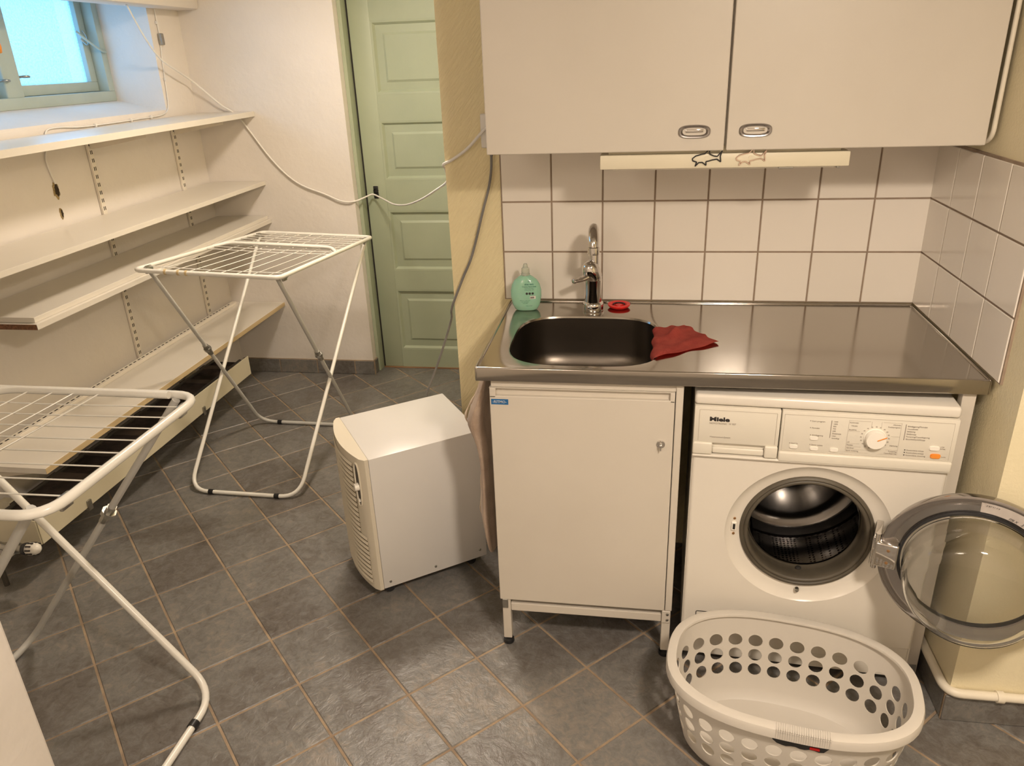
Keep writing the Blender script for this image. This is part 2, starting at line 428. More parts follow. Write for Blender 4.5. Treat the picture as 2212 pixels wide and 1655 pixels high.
# wall tiles above the counter
def walltiles(root, nx, nz, org, dx, nrm, pitch=.152):
    me = None
    for i in range(nx):
        for k in range(nz):
            if me is None:
                t = BM(); tile_mesh(t, Matrix(), .1475, .007, 0, .0015); bmesh.ops.recalc_face_normals(t, faces=t.faces[:])
                me = bpy.data.meshes.new('tile'); t.to_mesh(me); t.free(); me.materials.append(M['wall_tile'])
            o = bpy.data.objects.new('tile', me); scn.collection.objects.link(o); o.parent = root
            p = Vector(org) + Vector(dx) * (pitch * (i + .5)) + Vector((0, 0, pitch * (k + .5)))
            n = Vector(nrm); x = Vector(dx); y = n.cross(x)
            o.matrix_local = Matrix.Translation(p) @ Matrix((x, y, n)).transposed().to_4x4()
g = bx((-1.2175, -.0055, .8885), (0, .001, 1.40)); r = struct('trim_2', g, 'wall_grout')
walltiles(r, 8, 3, (-1.216, -.001, .889), (1, 0, 0), (0, -1, 0))
for i in range(8):    # cut tiles half hidden behind the cupboards
    b = BM(); box(b, (-1.216 + .152 * i + .00225, -.008, 1.3475), (-1.216 + .152 * (i + 1) - .00225, -.001, 1.398), .001, 1)
    obj('tile', b, 'wall_tile', r)
g = bx((-.0055, -.611, .8885), (.001, -.006, 1.349)); r = struct('trim_3', g, 'wall_grout')
walltiles(r, 4, 3, (-.001, -.608, .889), (0, 1, 0), (-1, 0, 0))

# ------------------------------------------------------------------ window in the left wall
b = BM(); xf = -3.25
Y0, Y1, Z0, Z1 = -.35, 1.195, 1.474, 1.99
box(b, (xf - .11, Y0, Z0), (xf, Y1, Z0 + .045), .004); box(b, (xf - .109, Y1 - .04, Z0 + .0445), (xf - .0008, Y1, Z1 - .0395), .003)
box(b, (xf - .109, Y0, Z0 + .0445), (xf - .0008, Y0 + .04, Z1 - .0395), .003); box(b, (xf - .11, Y0, Z1 - .04), (xf, Y1, Z1), .004)
win = struct('window_1', b, 'green_frame', smooth=40)
b = BM(); box(b, (xf - .10, .535, Z0 + .04), (xf - .005, .625, Z1 - .03), .008, 3); obj('mullion', b, 'green_frame', win, smooth=50)
def sash(y0, y1):
    b = BM(); xa, xb = xf - .095, xf - .05; t = .042
    box(b, (xa, y0, Z0 + .046), (xb, y1, Z0 + .046 + t), .004); box(b, (xa, y0, Z1 - .045 - t), (xb, y1, Z1 - .045), .004)
    box(b, (xa + .001, y0, Z0 + .0455 + t), (xb - .0008, y0 + t, Z1 - .0445 - t), .003); box(b, (xa + .001, y1 - t, Z0 + .0455 + t), (xb - .0008, y1, Z1 - .0445 - t), .003)
    s = obj('sash', b, 'green_frame', win, smooth=40)
    obj('pane', bx((xf - .078, y0 + t - .004, Z0 + .046 + t - .004), (xf - .072, y1 - t + .004, Z1 - .045 - t + .004)), 'pane', s)
    return s
s1 = sash(.626, 1.153); s2 = sash(-.30, .534)
b = BM(); box(b, (xf - .048, .60, Z0 + .06), (xf - .04, .645, Z0 + .075), .002); obj('sash_stay', tube(BM(), catmull([(xf - .045, 1.075, 1.772), (xf - .02, 1.11, 1.73), (xf + .008, 1.15, 1.69), (xf + .01, 1.175, 1.685)]), .005, seg=8), 'green_frame', win, smooth=60)
b.free()
obj('hook', tube(BM(), catmull([(xf - .05, 1.10, 1.74), (xf - .03, 1.115, 1.715), (xf - .035, 1.125, 1.75), (xf - .045, 1.12, 1.775)]), .003, seg=6), 'metal', win, smooth=60)
for yy, zz in ((.64, 1.592), (.53, 1.580)):
    obj('latch', tube(BM(), catmull([(xf - .03, yy - .02, zz), (xf + .008, yy - .005, zz + .004), (xf + .008, yy + .018, zz + .002), (xf - .03, yy + .03, zz + .002)]), .0045, seg=8), 'metal', win, smooth=60)
b = BM(); lathe(b, [(0, -.036), (.006, -.034), (.012, -.015), (.013, .01), (.009, .028), (0, .034)], 12, Tm(xf + .017, .523, 1.715) @ Matrix.Rotation(.25, 4, 'X'))
o = obj('orange_ornament', b, 'orange', smooth=60); tag(o, 'small orange drop-shaped ornament hanging on the green window mullion', 'ornament')

# ------------------------------------------------------------------ green panel door
dr = thing('door_1', 'green painted panel door', 'door', (-2.203, 1.560, 0)); del dr['category']; dr['kind'] = 'structure'; del dr['label']
W_, T_ = .80, .04
st = .105
zs = [(.107, .456), (.56, .882), (1.035, 1.325), (1.448, 1.78)]
b = BM()
box(b, (0, 0, .004), (st, T_, 2.02), .003); box(b, (W_ - st, 0, .004), (W_, T_, 2.02), .003)
prev = .004
for z0, z1 in zs: box(b, (st, 0.0005, prev), (W_ - st, T_, z0), .0); prev = z1
box(b, (st, .0005, prev), (W_ - st, T_, 2.02))
obj('door_leaf', b, 'green', dr, smooth=30)
for z0, z1 in zs:
    b = BM()
    for (d0, y0), (d1, y1) in [((0, .0), (.010, .001)), ((.010, .001), (.020, .014)), ((.020, .014), (.055, .012)), ((.055, .012), (.066, .006))]:
        a = [(st + d0, z0 + d0), (W_ - st - d0, z0 + d0), (W_ - st - d0, z1 - d0), (st + d0, z1 - d0)]
        c = [(st + d1, z0 + d1), (W_ - st - d1, z0 + d1), (W_ - st - d1, z1 - d1), (st + d1, z1 - d1)]
        va = [b.verts.new((x, y0, z)) for x, z in a]; vc = [b.verts.new((x, y1, z)) for x, z in c]
        for i in range(4): b.faces.new((va[i], va[(i + 1) % 4], vc[(i + 1) % 4], vc[i]))
    b.faces.new(vc); bmesh.ops.remove_doubles(b, verts=b.verts, dist=1e-5)
    obj('panel', b, 'green', dr)
b = BM(); box(b, (.038, -.005, .945), (.064, 0, 1.008), .003); lathe(b, [(0, -.02), (.012, -.018), (.014, 0), (.01, .006)], 14, Tm(.051, -.006, .985) @ FRONT); box(b, (.043, -.010, .951), (.059, -.004, .963), .003)
obj('door_lock', b, 'black', dr, smooth=40, label='black lock plate')
b = BM(); box(b, (-2.2315, 1.500, .0), (-2.2125, 1.60, 2.04), .002); box(b, (-2.2315, 1.50, 2.025), (-1.385, 1.6, 2.045), .002)
struct('trim_4', b, 'green')
b = bx((-2.2120, 1.602, 0), (-1.386, 1.62, 2.04)); box(b, (-2.2120, 1.566, 0.004), (-2.2035, 1.6015, 2.02)); struct('door_gap_shade', b, 'dark')  # dark sheet and strip stand in for the shade in the door gap
struct('trim_6', bx((-2.207, 1.548, 0.0005), (-1.386, 1.60, .0036)), 'wood_threshold')

# ------------------------------------------------------------------ shelves on the left wall
def upright(y, z0, z1, label):
    t = thing('shelf_standard', label, 'shelf standard', (-3.009, y, z0), group='slotted shelf standards on the left wall')
    b = BM(); h = z1 - z0
    box(b, (0, -.0125, 0), (.012, .0125, h), .0015, 1); obj('rail', b, 'standard', t)
    b = BM(); z = .02
    while z < h - .02:
        for dy in (-.0045, .0045): box(b, (.0115, dy - .0020, z), (.0126, dy + .0020, z + .015))
        z += .032
    o = obj('slots', b, 'dark', t, label='rows of dark slots in pairs'); o['kind'] = 'stuff'
    return t
upright(.590, .412, 1.368, 'white slotted metal shelf standard fixed to the wall left of the corner one')
upright(1.200, .412, 1.368, 'white slotted metal shelf standard nearest the far corner of the left wall')
upright(-.35, .40, 1.368, 'white slotted metal shelf standard at the left edge of the photo')
def shelf(z, th, y0, y1, label, name='wall_shelf', x1=-2.70, edge=None, brk=True):
    t = thing(name, label, 'shelf', (-3.0, y0, z - th), group='white shelves on the left wall')
    obj('board', bx((.003, 0, 0), (x1 + 3.0 - .0012, y1 - y0, th), .001, 1), 'shelf', t)
    obj('front_edge', bx((x1 + 3.0 - .0011, 0, .0006), (x1 + 3.0, y1 - y0, th - .0006)), edge or 'shelf', t)
    if brk:
        for yy in (-.35, .59, 1.2):
            if y0 < yy < y1:
                b = BM(); prism(b, [(0.0045, -.055), (.016, -.055), (.26, -.016), (.26, 0), (.0045, 0)], -.0015, .0015, Tm(0, yy - y0, 0) @ Matrix(((1, 0, 0, 0), (0, 0, 1, 0), (0, 1, 0, 0), (0, 0, 0, 1))))
                obj('bracket', b, 'standard', t)
    return t
shelf(1.395, .024, -1.0, 1.448, 'topmost long white shelf right under the window sill')
shelf(1.057, .019, -1.1, 1.448, 'second long white shelf from the top, empty, above the doubled boards')
t = shelf(.8635, .019, -.256, 1.448, 'third white shelf from the top with a bare brown chipboard end')
obj('end_edge', bx((.003, -.0012, .0006), (.2985, 0, .0184)), 'chipboard', t, label='bare brown chipboard end')
o = obj('loose_board', bx((-2.998, -.242, .8638), (-2.716, 1.446, .8815), .001, 1), 'shelf')
tag(o, 'loose white board lying on top of the third shelf from the top', 'shelf board')
t = shelf(.412, .021, -.392, 1.448, 'lowest white shelf with a raw birch front edge above the radiator', edge='birch')
# slotted rail lying on the lowest shelf
t = thing('loose_shelf_standard', 'white slotted shelf standard lying flat along the back of the lowest shelf', 'shelf standard', (-2.986, -.46, .4125))
b = BM(); box(b, (0, 0, 0), (.024, 1.87, .012), .001, 1); obj('rail', b, 'standard', t)
b = BM(); box(b, (.0255, .01, 0), (.034, 1.85, .0135), .001, 1); obj('cover_strip', b, 'standard', t)
b = BM(); y = .03
while y < 1.82:
    box(b, (.0105, y, .0115), (.0165, y + .018, .0126)); y += .031
o = obj('slots', b, 'dark', t); o['kind'] = 'stuff'

# holes in the left wall
for (y, z, ry, rz_, lab) in ((.357, 1.192, .018, .034, 'ragged dark cable hole with yellow mortar rim in the wall under the top shelf'), (.353, 1.104, .008, .022, 'narrow dark drilled hole below the ragged cable hole')):
    b = BM(); n = 22; ring0 = []; ring1 = []
    for i in range(n):
        a = 2 * PI * i / n; k = 1 + random.uniform(-.22, .18)
        ring0.append(b.verts.new((.0, ry * k * math.cos(a), rz_ * k * math.sin(a)))); ring1.append(b.verts.new((.005, ry * .72 * k * math.cos(a), rz_ * .72 * k * math.sin(a))))
    for i in range(n): b.faces.new((ring0[i], ring0[(i + 1) % n], ring1[(i + 1) % n], ring1[i]))
    o = obj('wall_hole', b, 'mortar'); o.location = (-3.0095, y, z); tag(o, lab, 'wall hole')
    c = BM(); prism(c, [(ry * .74 * math.cos(2 * PI * i / 14) * random.uniform(.8, 1.1), rz_ * .74 * math.sin(2 * PI * i / 14) * random.uniform(.8, 1.1)) for i in range(14)], .001, .003, Matrix(((0, 0, 1, 0), (1, 0, 0, 0), (0, 1, 0, 0), (0, 0, 0, 1))))
    obj('dark_centre', c, 'hole_dark', o)
# thin cable with clips and inline switch on the left wall
t = thing('window_cable', 'thin white cable clipped round the window niche, down to a wall hole', 'cable', (-3.0, 1.25, 1.85))
pts = [(-3.004, 1.25, 1.857), (-3.004, 1.25, 1.74), (-3.004, 1.232, 1.641), (-3.004, 1.217, 1.50), (-3.004, 1.20, 1.43), (-3.004, 1.13, 1.407), (-3.004, .948, 1.404), (-3.004, .783, 1.402), (-3.004, .575, 1.403), (-3.004, .452, 1.412), (-3.004, .38, 1.404), (-3.0045, .362, 1.35), (-3.004, .34, 1.30), (-3.003, .355, 1.215)]
b = BM(); tube(b, [Vector(p) - Vector((-3.0, 1.25, 1.85)) for p in catmull(pts, 6)], .0028, seg=8); obj('wire', b, 'cord', t, smooth=60)
b = BM(); box(b, (-.008, -.012, -.145), (.012, .010, -.095), .004); obj('inline_switch', b, 'metal', t, smooth=40, label='grey inline switch')
for (y, z) in ((1.243, 1.80), (1.222, 1.56), (1.05, 1.4055), (.90, 1.4035), (.66, 1.402)):
    b = BM(); box(b, (-.008, y - 1.25 - .004, z - 1.85 - .007), (.004, y - 1.25 + .004, z - 1.85 + .007), .002); obj('cable_clip', b, 'cord', t, smooth=40)

# ------------------------------------------------------------------ convector radiator under the shelves
t = thing('radiator', 'long low cream convector radiator with dark fins below the lowest shelf', 'radiator', (-3.0, -.43, .12))
b = BM(); box(b, (.236, -.0, .02), (.240, 1.51, .118), .001, 1); obj('front_plate', b, 'radiator', t)
b = BM(); prism(b, [(.06, .02), (.236, .02), (.236, .112), (.10, .125), (.06, .10)], -.004, 0, Matrix(((1, 0, 0, 0), (0, 0, 1, 0), (0, 1, 0, 0), (0, 0, 0, 1)))); obj('end_plate', b, 'radiator', t)
b = BM(); y = .02; k = 0
while y < 1.47:
    box(b, (.055, y, .025), (.205, y + .0012, .098)); y += .0075; k += 1
o = obj('fins', b, 'fins', t); o['kind'] = 'stuff'
for xx, zz in ((.09, .062), (.165, .062)):
    b = BM(); tube(b, [(xx, .002, zz), (xx, 1.50, zz)], .011, seg=12); obj('pipe', b, 'pipe_dark', t, smooth=60)
for xx in (.06, .198):
    b = BM(); box(b, (xx, -.02, .094), (xx + .013, 1.49, .107), .004); obj('rail', b, 'pipe_dark', t, smooth=40)
for yy in (.10, .28, .46, .64, .82, 1.0, 1.18, 1.36):
    b = BM(); box(b, (.05, yy, .098), (.215, yy + .045, .104), .001, 1); obj('cross_plate', b, 'fins', t)
for yy in (.1, 1.3): obj('wall_bracket', bx((.006, yy, .03), (.05, yy + .03, .11)), 'radiator', t)
for yy in (.225, 1.03):
    b = BM(); box(b, (.238, yy, .008), (.247, yy + .022, .048), .003); box(b, (.20, yy, .006), (.245, yy + .022, .016), .003); obj('clip', b, 'metal', t, smooth=40, label='grey metal clip')
vm = Tm(.262, -.075, .055) @ Matrix.Rotation(math.radians(75), 4, 'Y') @ Matrix.Rotation(.25, 4, 'X')
b = BM(); lathe(b, [(0, -.012), (.019, -.012), (.021, -.006), (.021, .010), (.018, .016)], 20, vm @ Tm(0, 0, -.02)); obj('valve_collar', b, 'black', t, smooth=40)
b = BM(); lathe(b, [(.018, .0), (.021, .004), (.021, .024), (.017, .040), (.009, .050), (0, .052)], 20, vm @ Tm(0, 0, -.006)); o = obj('valve_knob', b, 'button', t, smooth=50)
b = BM()
for i in range(10):
    a = 2 * PI * i / 10; box(b, (.0195, -.0022, .006), (.0222, .0022, .034), mx=vm @ Tm(0, 0, -.004) @ Matrix.Rotation(a, 4, 'Z'))
obj('grip_slot', b, 'dark', o)
b = BM(); tube(b, catmull([(.10, -.06, .062), (.17, -.075, .055), (.245, -.075, .052)]), .012, seg=10); lathe(b, [(0, -.015), (.02, -.015), (.02, .015), (0, .015)], 6, Tm(.20, -.075, .053) @ Matrix.Rotation(PI / 2, 4, 'Y')); obj('valve_body', b, 'metal', t, smooth=40)
b = BM(); tube(b, catmull([(.10, -.045, .06), (.10, -.055, .02), (.10, -.055, -.119)]), .009, seg=10); obj('supply_pipe', b, 'pipe_dark', t, smooth=60)

# ------------------------------------------------------------------ worktop with sink
CT = .884
t = thing('worktop', 'brushed stainless steel worktop with a round-cornered sink, on the white cabinet', 'worktop', (-.6, -.29, CT - .034))
ct = Vector((-.6, -.29, CT - .034))
b = BM()
X0, X1, YF, YB = -1.196, -.009, -.578, -.008
scx, scy, sa, sb = -.9375, -.349, .1975, .1935
n = 64; xr = -.68; ang = [2 * PI * i / n for i in range(n)]
def rectpt(a):
    c, s = math.cos(a), math.sin(a)
    k = min(((xr - scx) if c > 0 else (scx - X0)) / max(abs(c), 1e-9), ((YB - scy) if s > 0 else (scy - YF)) / max(abs(s), 1e-9))
    return Vector((scx + c * k, scy + s * k, CT))
corner = [math.atan2(yy - scy, xx - scx) % (2 * PI) for xx in (X0, xr) for yy in (YF, YB)]
ang = sorted(set([round(a, 6) for a in ang + corner]))
out = [b.verts.new(rectpt(a) - ct) for a in ang]
def sinkpt(a, k=1.0, z=0, ex=3.6):
    c, s = math.cos(a), math.sin(a)
    r = (abs(c / (sa * k)) ** ex + abs(s / (sb * k)) ** ex) ** (-1 / ex)
    return Vector((scx + c * r, scy + s * r, CT + z))
i1 = [b.verts.new(sinkpt(a, 1.035) - ct) for a in ang]; i2 = [b.verts.new(sinkpt(a, 1.012, -.0012) - ct) for a in ang]; i3 = [b.verts.new(sinkpt(a, 1.0, -.006) - ct) for a in ang]
K = len(ang)
for A, B in ((out, i1), (i1, i2), (i2, i3)):
    for i in range(K): b.faces.new((A[i], A[(i + 1) % K], B[(i + 1) % K], B[i]))
r4 = [b.verts.new(Vector(p) - ct) for p in ((xr, YF, CT), (X1, YF, CT), (X1, YB, CT), (xr, YB, CT))]; b.faces.new(r4)
obj('top_sheet', b, 'steel', t, smooth=30)
b = BM(); e = .006
# raised rounded rim, front apron, side aprons and back upstand
def edge(p, q, r): tube(b, [Vector(p) - ct, Vector(q) - ct], r, seg=10)
box(b, Vector((X0 - .002, YF - .004, CT - .034)) - ct, Vector((X1 + .002, YF + .004, CT + .0035)) - ct, .0035, 3)
box(b, Vector((X0 - .004, YF - .004, CT - .034)) - ct, Vector((X0 + .004, YB, CT + .0035)) - ct, .003, 3)
box(b, Vector((X1 - .006, YF - .004, CT - .034)) - ct, Vector((X1 + .0005, YB, CT + .0035)) - ct, .003, 3)
box(b, Vector((X0, YB - .010, CT - .02)) - ct, Vector((X1, YB - .0005, CT + .0045)) - ct, .003, 3)
obj('edge_trim', b, 'steel', t, smooth=40)
b = BM()
prof = [(1.0, -.006), (.995, -.05), (.985, -.11), (.95, -.145), (.85, -.158), (.5, -.163), (.12, -.166)]
R_ = [[b.verts.new(sinkpt(a, k, z, 3.6 if k > .9 else 3.0) - ct) for a in ang] for k, z in prof]
for A, B in zip(R_, R_[1:]):
    for i in range(K): b.faces.new((A[i], A[(i + 1) % K], B[(i + 1) % K], B[i]))
obj('sink_bowl', b, 'sink', t, smooth=60)
b = BM(); lathe(b, [(.045, -.002), (.04, .002), (.030, .0), (.028, -.012), (0, -.012)], 24, Tm(scx + .6, scy + .29, .034 - .164)); obj('drain', b, 'chrome', t, smooth=50)

# ------------------------------------------------------------------ tap
TX, TY = -.9335, -.094
t = thing('kitchen_tap', 'chrome single-lever mixer tap behind the sink', 'tap', (TX, TY, CT))
b = BM(); lathe(b, [(0, 0), (.0295, 0), (.031, .003), (.031, .022), (.029, .026), (.0255, .029), (.0245, .06), (.0262, .09), (.0265, .096), (.0245, .0985), (.0262, .101), (.0258, .108)], 32); obj('body', b, 'chrome', t, smooth=30)
b = BM(); hm = Tm(0, 0, .104) @ Matrix.Rotation(math.radians(-18), 4, 'Y') @ Matrix.Rotation(math.radians(20), 4, 'X')
lathe(b, [(.0255, -.004), (.027, .006), (.0275, .018), (.025, .034), (.019, .046), (.010, .053), (0, .055)], 28, hm); obj('lever_cap', b, 'chrome', t, smooth=50)
b = BM(); tube(b, catmull([(-.012, -.016, .112), (-.032, -.030, .104), (-.046, -.044, .104), (-.056, -.052, .103)], 5), [.014] * 5 + [.0125] * 5 + [.011, .0115, .012, .0125, .0125, .0095], seg=12, flat=.6)
obj('lever', b, 'chrome', t, smooth=60)
b = BM(); tube(b, catmull([(.002, .002, .125), (.002, .003, .20), (.002, -.014, .238), (.003, -.05, .258), (.004, -.085, .254), (.006, -.108, .236), (.007, -.116, .212)], 7), .0142, seg=18); obj('spout', b, 'chrome', t, smooth=60)
b = BM(); lathe(b, [(0, -.006), (.0162, -.006), (.0168, 0), (.0162, .014), (.013, .016)], 20, Tm(.0072, -.117, .205)); obj('aerator', b, 'chrome', t, smooth=40)
b = BM(); tube(b, [(-.006, -.029, .014), (-.002, -.0315, .016)], .0045, seg=10); obj('front_stud', b, 'chrome', t, smooth=40)

# ------------------------------------------------------------------ soap bottle
t = thing('soap_bottle', 'squat clear bottle of green liquid soap on the worktop corner left of the tap', 'bottle', (-1.136, -.098, CT + .001), math.radians(4))
pr_ = [(0, 0, 0), (.027, .014, 0), (.034, .018, .003), (.0415, .021, .018), (.0462, .024, .042), (.0462, .024, .062), (.0425, .022, .078), (.034, .018, .093), (.020, .0135, .104), (.0125, .0115, .108)]
b = BM(); rg_ = []
for (a, c, z) in pr_[1:]:
    rg_.append([b.verts.new((*sup(a, c, 2.3, 2 * PI * j / 40), z)) for j in range(40)])
for A, B in zip(rg_, rg_[1:]):
    for j in range(40): b.faces.new((A[j], A[(j + 1) % 40], B[(j + 1) % 40], B[j]))
b.faces.new(rg_[0][::-1]); b.faces.new(rg_[-1]); bot = obj('bottle_body', b, 'soap', t, smooth=60)
b = BM(); lathe(b, [(0, .1075), (.013, .1075), (.0135, .112), (.0115, .115), (.0125, .118), (.0120, .128), (.008, .131), (.0065, .139), (.0055, .142), (0, .142)], 24); obj('cap', b, 'soapcap', t, smooth=40)
# printed label on the front face, curved with the bottle
def on_bottle(x, z, off=.0004):
    a_, c_ = .0462, .0243
    for (a0, c0, z0), (a1, c1, z1) in zip(pr_[1:], pr_[2:]):
        if z0 <= z <= z1: k = (z - z0) / max(z1 - z0, 1e-6); a_ = a0 + (a1 - a0) * k; c_ = c0 + (c1 - c0) * k; break
    xx = min(abs(x) / a_, .999); return -(c_ * (1 - xx ** 2.3) ** (1 / 2.3)) - off
def wrap(o, off=.0006):
    bpy.context.view_layer.update()
    inv = o.matrix_local.copy()
    for v in o.data.vertices:
        p = inv @ v.co; p.y = on_bottle(p.x, p.z, off); v.co = inv.inverted() @ p
def btext(s, size, x, z, mt='ink_green', bold=0):
    o = text(s, size, mt, t, (x, 0, z), bold=bold, align='CENTER', ext=0); wrap(o); return o
for s_, sz, x, z, bo in (('avea', .0060, .013, .0905, .0001), ('aloe vera', .0072, .011, .0820, .00022), ('Creamy Hand Soap', .0054, .011, .0755, .0001), ('liquid hand wash', .0040, .011, .0710, 0), ('moisturising  soft', .0040, .011, .0665, 0), ('500 ml  e  with care', .0038, -.002, .0335, 0), ('for soft hands', .0038, -.002, .0290, 0), ('rinse well', .0038, -.002, .0245, 0), ('keep upright', .0038, .010, .0165, 0)):
    btext(s_, sz, x, z, 'ink_green', bo)
for i in range(3):
    b = BM(); n_ = 14; prism(b, [(.004 + .0088 * i + .0036 * math.cos(2 * PI * j / n_), .0565 + .0036 * math.sin(2 * PI * j / n_)) for j in range(n_)], 0, 0.0001, Matrix(((1, 0, 0, 0), (0, 0, -1, 0), (0, 1, 0, 0), (0, 0, 0, 1))))
    o = obj('round_icon', b, 'ink', t); wrap(o, .0008)
b = BM(); prism(b, [(.013, .0395), (.030, .0395), (.030, .0485), (.013, .0485)], 0, .0001, Matrix(((1, 0, 0, 0), (0, 0, -1, 0), (0, 1, 0, 0), (0, 0, 0, 1)))); o = obj('barcode_box', b, 'button', t); wrap(o, .0008)
b = BM()
for i in range(9): prism(b, [(.0145 + .0013 * i, .0415), (.0152 + .0013 * i, .0415), (.0152 + .0013 * i, .0465), (.0145 + .0013 * i, .0465)], 0, .0001, Matrix(((1, 0, 0, 0), (0, 0, -1, 0), (0, 1, 0, 0), (0, 0, 0, 1))))
o = obj('barcode', b, 'ink', t); wrap(o, .0012); o['kind'] = 'stuff'

# red drain plug and red cloth
t = thing('drain_plug', 'round red rubber sink plug lying on the worktop right of the tap', 'sink plug', (-.857, -.068, CT + .0005))
b = BM(); lathe(b, [(0, 0), (.022, 0), (.030, .004), (.034, .010), (.0335, .0125), (.024, .0115), (.020, .0065), (.011, .0065), (.010, .010), (0, .010)], 36); obj('plug_disc', b, 'red', t, smooth=40)
b = BM(); tube(b, [(.017 * math.cos(a), .017 * math.sin(a), .0105) for a in [PI * .05 + PI * .95 * i / 16 for i in range(17)]], .0022, seg=8); obj('groove_ring', b, 'black', t, smooth=60)
b = BM(); G = 26
qd = [(-.752, -.487), (-.742, -.262), (-.668, -.232), (-.588, -.372)]   # outline: near, back-left, back, right
def cl(u, v):
    a = Vector((*qd[0], 0)).lerp(Vector((*qd[1], 0)), v); c = Vector((*qd[3], 0)).lerp(Vector((*qd[2], 0)), v)
    p = a.lerp(c, u)
    z = CT + .0025 + .0035 * (1 + math.sin(9 * u + 3 * v)) * .5 + .003 * max(0, math.sin(14 * v - 4 * u)) + .012 * math.exp(-((u - .45) ** 2 + (v - .75) ** 2) / .02)
    p.x += .003 * math.sin(17 * v); p.y += .003 * math.sin(15 * u)
    return Vector((p.x, p.y, z))
vs = []
for i in range(-5, G + 1):
    row = []
    for j in range(G + 1):
        v = j / G
        if i >= 0: p = cl(i / G, v)
        else:
            p0 = cl(0, v); k = -i / 5; drop = .030 * (1 - .5 * v) * k
            p = p0 + Vector((-.012 * math.sin(k * PI / 2) - .002, 0, -drop + .003))
        row.append(b.verts.new(p))
    vs.append(row)
for A, B in zip(vs, vs[1:]):
    for j in range(G): b.faces.new((A[j], A[j + 1], B[j + 1], B[j]))
bmesh.ops.solidify(b, geom=b.faces[:], thickness=.0022)
o = obj('cleaning_cloth', b, 'cloth_red', smooth=70); tag(o, 'crumpled red cleaning cloth draped over the right edge of the sink', 'cloth')

# ------------------------------------------------------------------ sink cabinet
t = thing('sink_cabinet', 'white one-door cabinet on legs under the sink', 'cabinet', (-1.168, -.57, 0))
b = BM(); Wc = .483
box(b, (.004, .020, .165), (.020, .555, .848), .001, 1); box(b, (Wc - .018, .0, .165), (Wc, .555, .848), .0015, 1)
box(b, (.020, .54, .165), (Wc - .018, .555, .848)); box(b, (.020, .02, .165), (Wc - .018, .54, .183)); box(b, (.004, .004, .829), (Wc - .018, .024, .848), .001, 1)
obj('carcass', b, 'cabinet', t)
b = BM(); dw = .463
box(b, (0, 0, .165), (dw, .018, .806), .002); box(b, (0, .0, .827), (dw, .018, .8285), .0)
box(b, (0, 0, .800), (.016, .018, .827), .002); box(b, (dw - .012, 0, .800), (dw, .018, .827), .002); box(b, (.014, .012, .800), (dw - .01, .018, .828))
d = obj('door', b, 'cabinet', t)
b = BM(); lathe(b, [(0, .004), (.005, .004), (.0105, .003), (.0115, 0), (.0115, -.002)], 20, Tm(.433, 0, .686) @ FRONT)
box(b, (.4315, -.016, .674), (.4345, -.003, .692), .001); lathe(b, [(0, -.003), (.006, -.003), (.007, 0), (.006, .003), (0, .003)], 14, Tm(.433, -.0135, .689) @ Matrix.Rotation(PI / 2, 4, 'Y'))
obj('lock_with_key', b, 'chrome', d, smooth=40, label='chrome lock with its small key')
b = bx((.004, -.0008, .782), (.048, 0, .797)); s_ = obj('maker_sticker', b, 'ink_blue', d, label='small blue sticker with pale lettering')
text('-RITMO-', .0098, 'ink_white', d, (.0075, -.0012, .7865), bold=.0002, shear=.0)
b = BM(); box(b, (.0295, .0065, .122), (Wc - .0265, .034, .148), .002); box(b, (.0295, .0345, .140), (Wc - .0265, .05, .148)); box(b, (Wc - .0262, .0005, .1225), (Wc - .003, .0035, .1635), .001, 1); obj('base_rail', b, 'cabinet', t)
obj('corner_bracket', bx((.006, .001, .133), (.022, .004, .164), .001, 1), 'metal', t)
for (a0, a1) in ((.005, .029), (Wc - .026, Wc - .002)):
    for (y0, y1) in ((.004, .028), (.50, .524)):
        l = obj('leg', bx((a0, y0, .022), (a1, y1, .1645), .002), 'cabinet', t)
        b = BM(); lathe(b, [(0, .001), (.0155, .001), (.0165, .004), (.0155, .012), (.009, .015), (.009, .022)], 18, Tm((a0 + a1) / 2, (y0 + y1) / 2, 0)); obj('foot', b, 'black', l, smooth=40)
for zz in (.134, .153):
    b = BM(); lathe(b, [(0, .003), (.0035, .002), (.0042, 0), (.004, -.001)], 12, Tm(Wc - .011, .0003, zz) @ FRONT); obj('screw', b, 'metal', t, smooth=40)
# right support post of the worktop
t = thing('worktop_post', 'white square steel support post at the right end of the worktop', 'post', (-.0575, -.568, 0))
obj('post', bx((0, 0, .012), (.030, .026, .8495), .002), 'cabinet', t)
b = BM(); box(b, (.003, -.002, .010), (.027, .001, .045), .001); obj('post_clamp', b, 'metal', t)
b = BM(); lathe(b, [(0, .001), (.0125, .001), (.0125, .010), (.008, .012)], 16, Tm(.015, .013, 0)); obj('foot', b, 'black', t, smooth=40)
# back posts carry the worktop as well
# towel hanging between cabinet and wall
b = BM(); prof_t = [(.832, -1.190, .007), (.80, -1.198, .014), (.77, -1.205, .020), (.74, -1.214, .026), (.71, -1.222, .032), (.679, -1.228, .034), (.64, -1.216, .026), (.60, -1.209, .022), (.541, -1.206, .020), (.48, -1.207, .021), (.42, -1.209, .022), (.387, -1.211, .024), (.34, -1.207, .021), (.29, -1.203, .017), (.262, -1.2, .014), (.252, -1.199, .008)]
rings = []
for (z, xc, hw) in prof_t:
    ring = []
    for j in range(48):
        a = 2 * PI * j / 48; wv = 1 + .16 * math.sin(5 * a + z * 9) + .08 * math.sin(11 * a - z * 14)
        ring.append(b.verts.new((xc - .004 + hw * wv * math.cos(a) * .82, -.43 + .075 * min(1, hw / .018) * math.sin(a) * (1 + .05 * math.sin(z * 30)), z)))
    rings.append(ring)
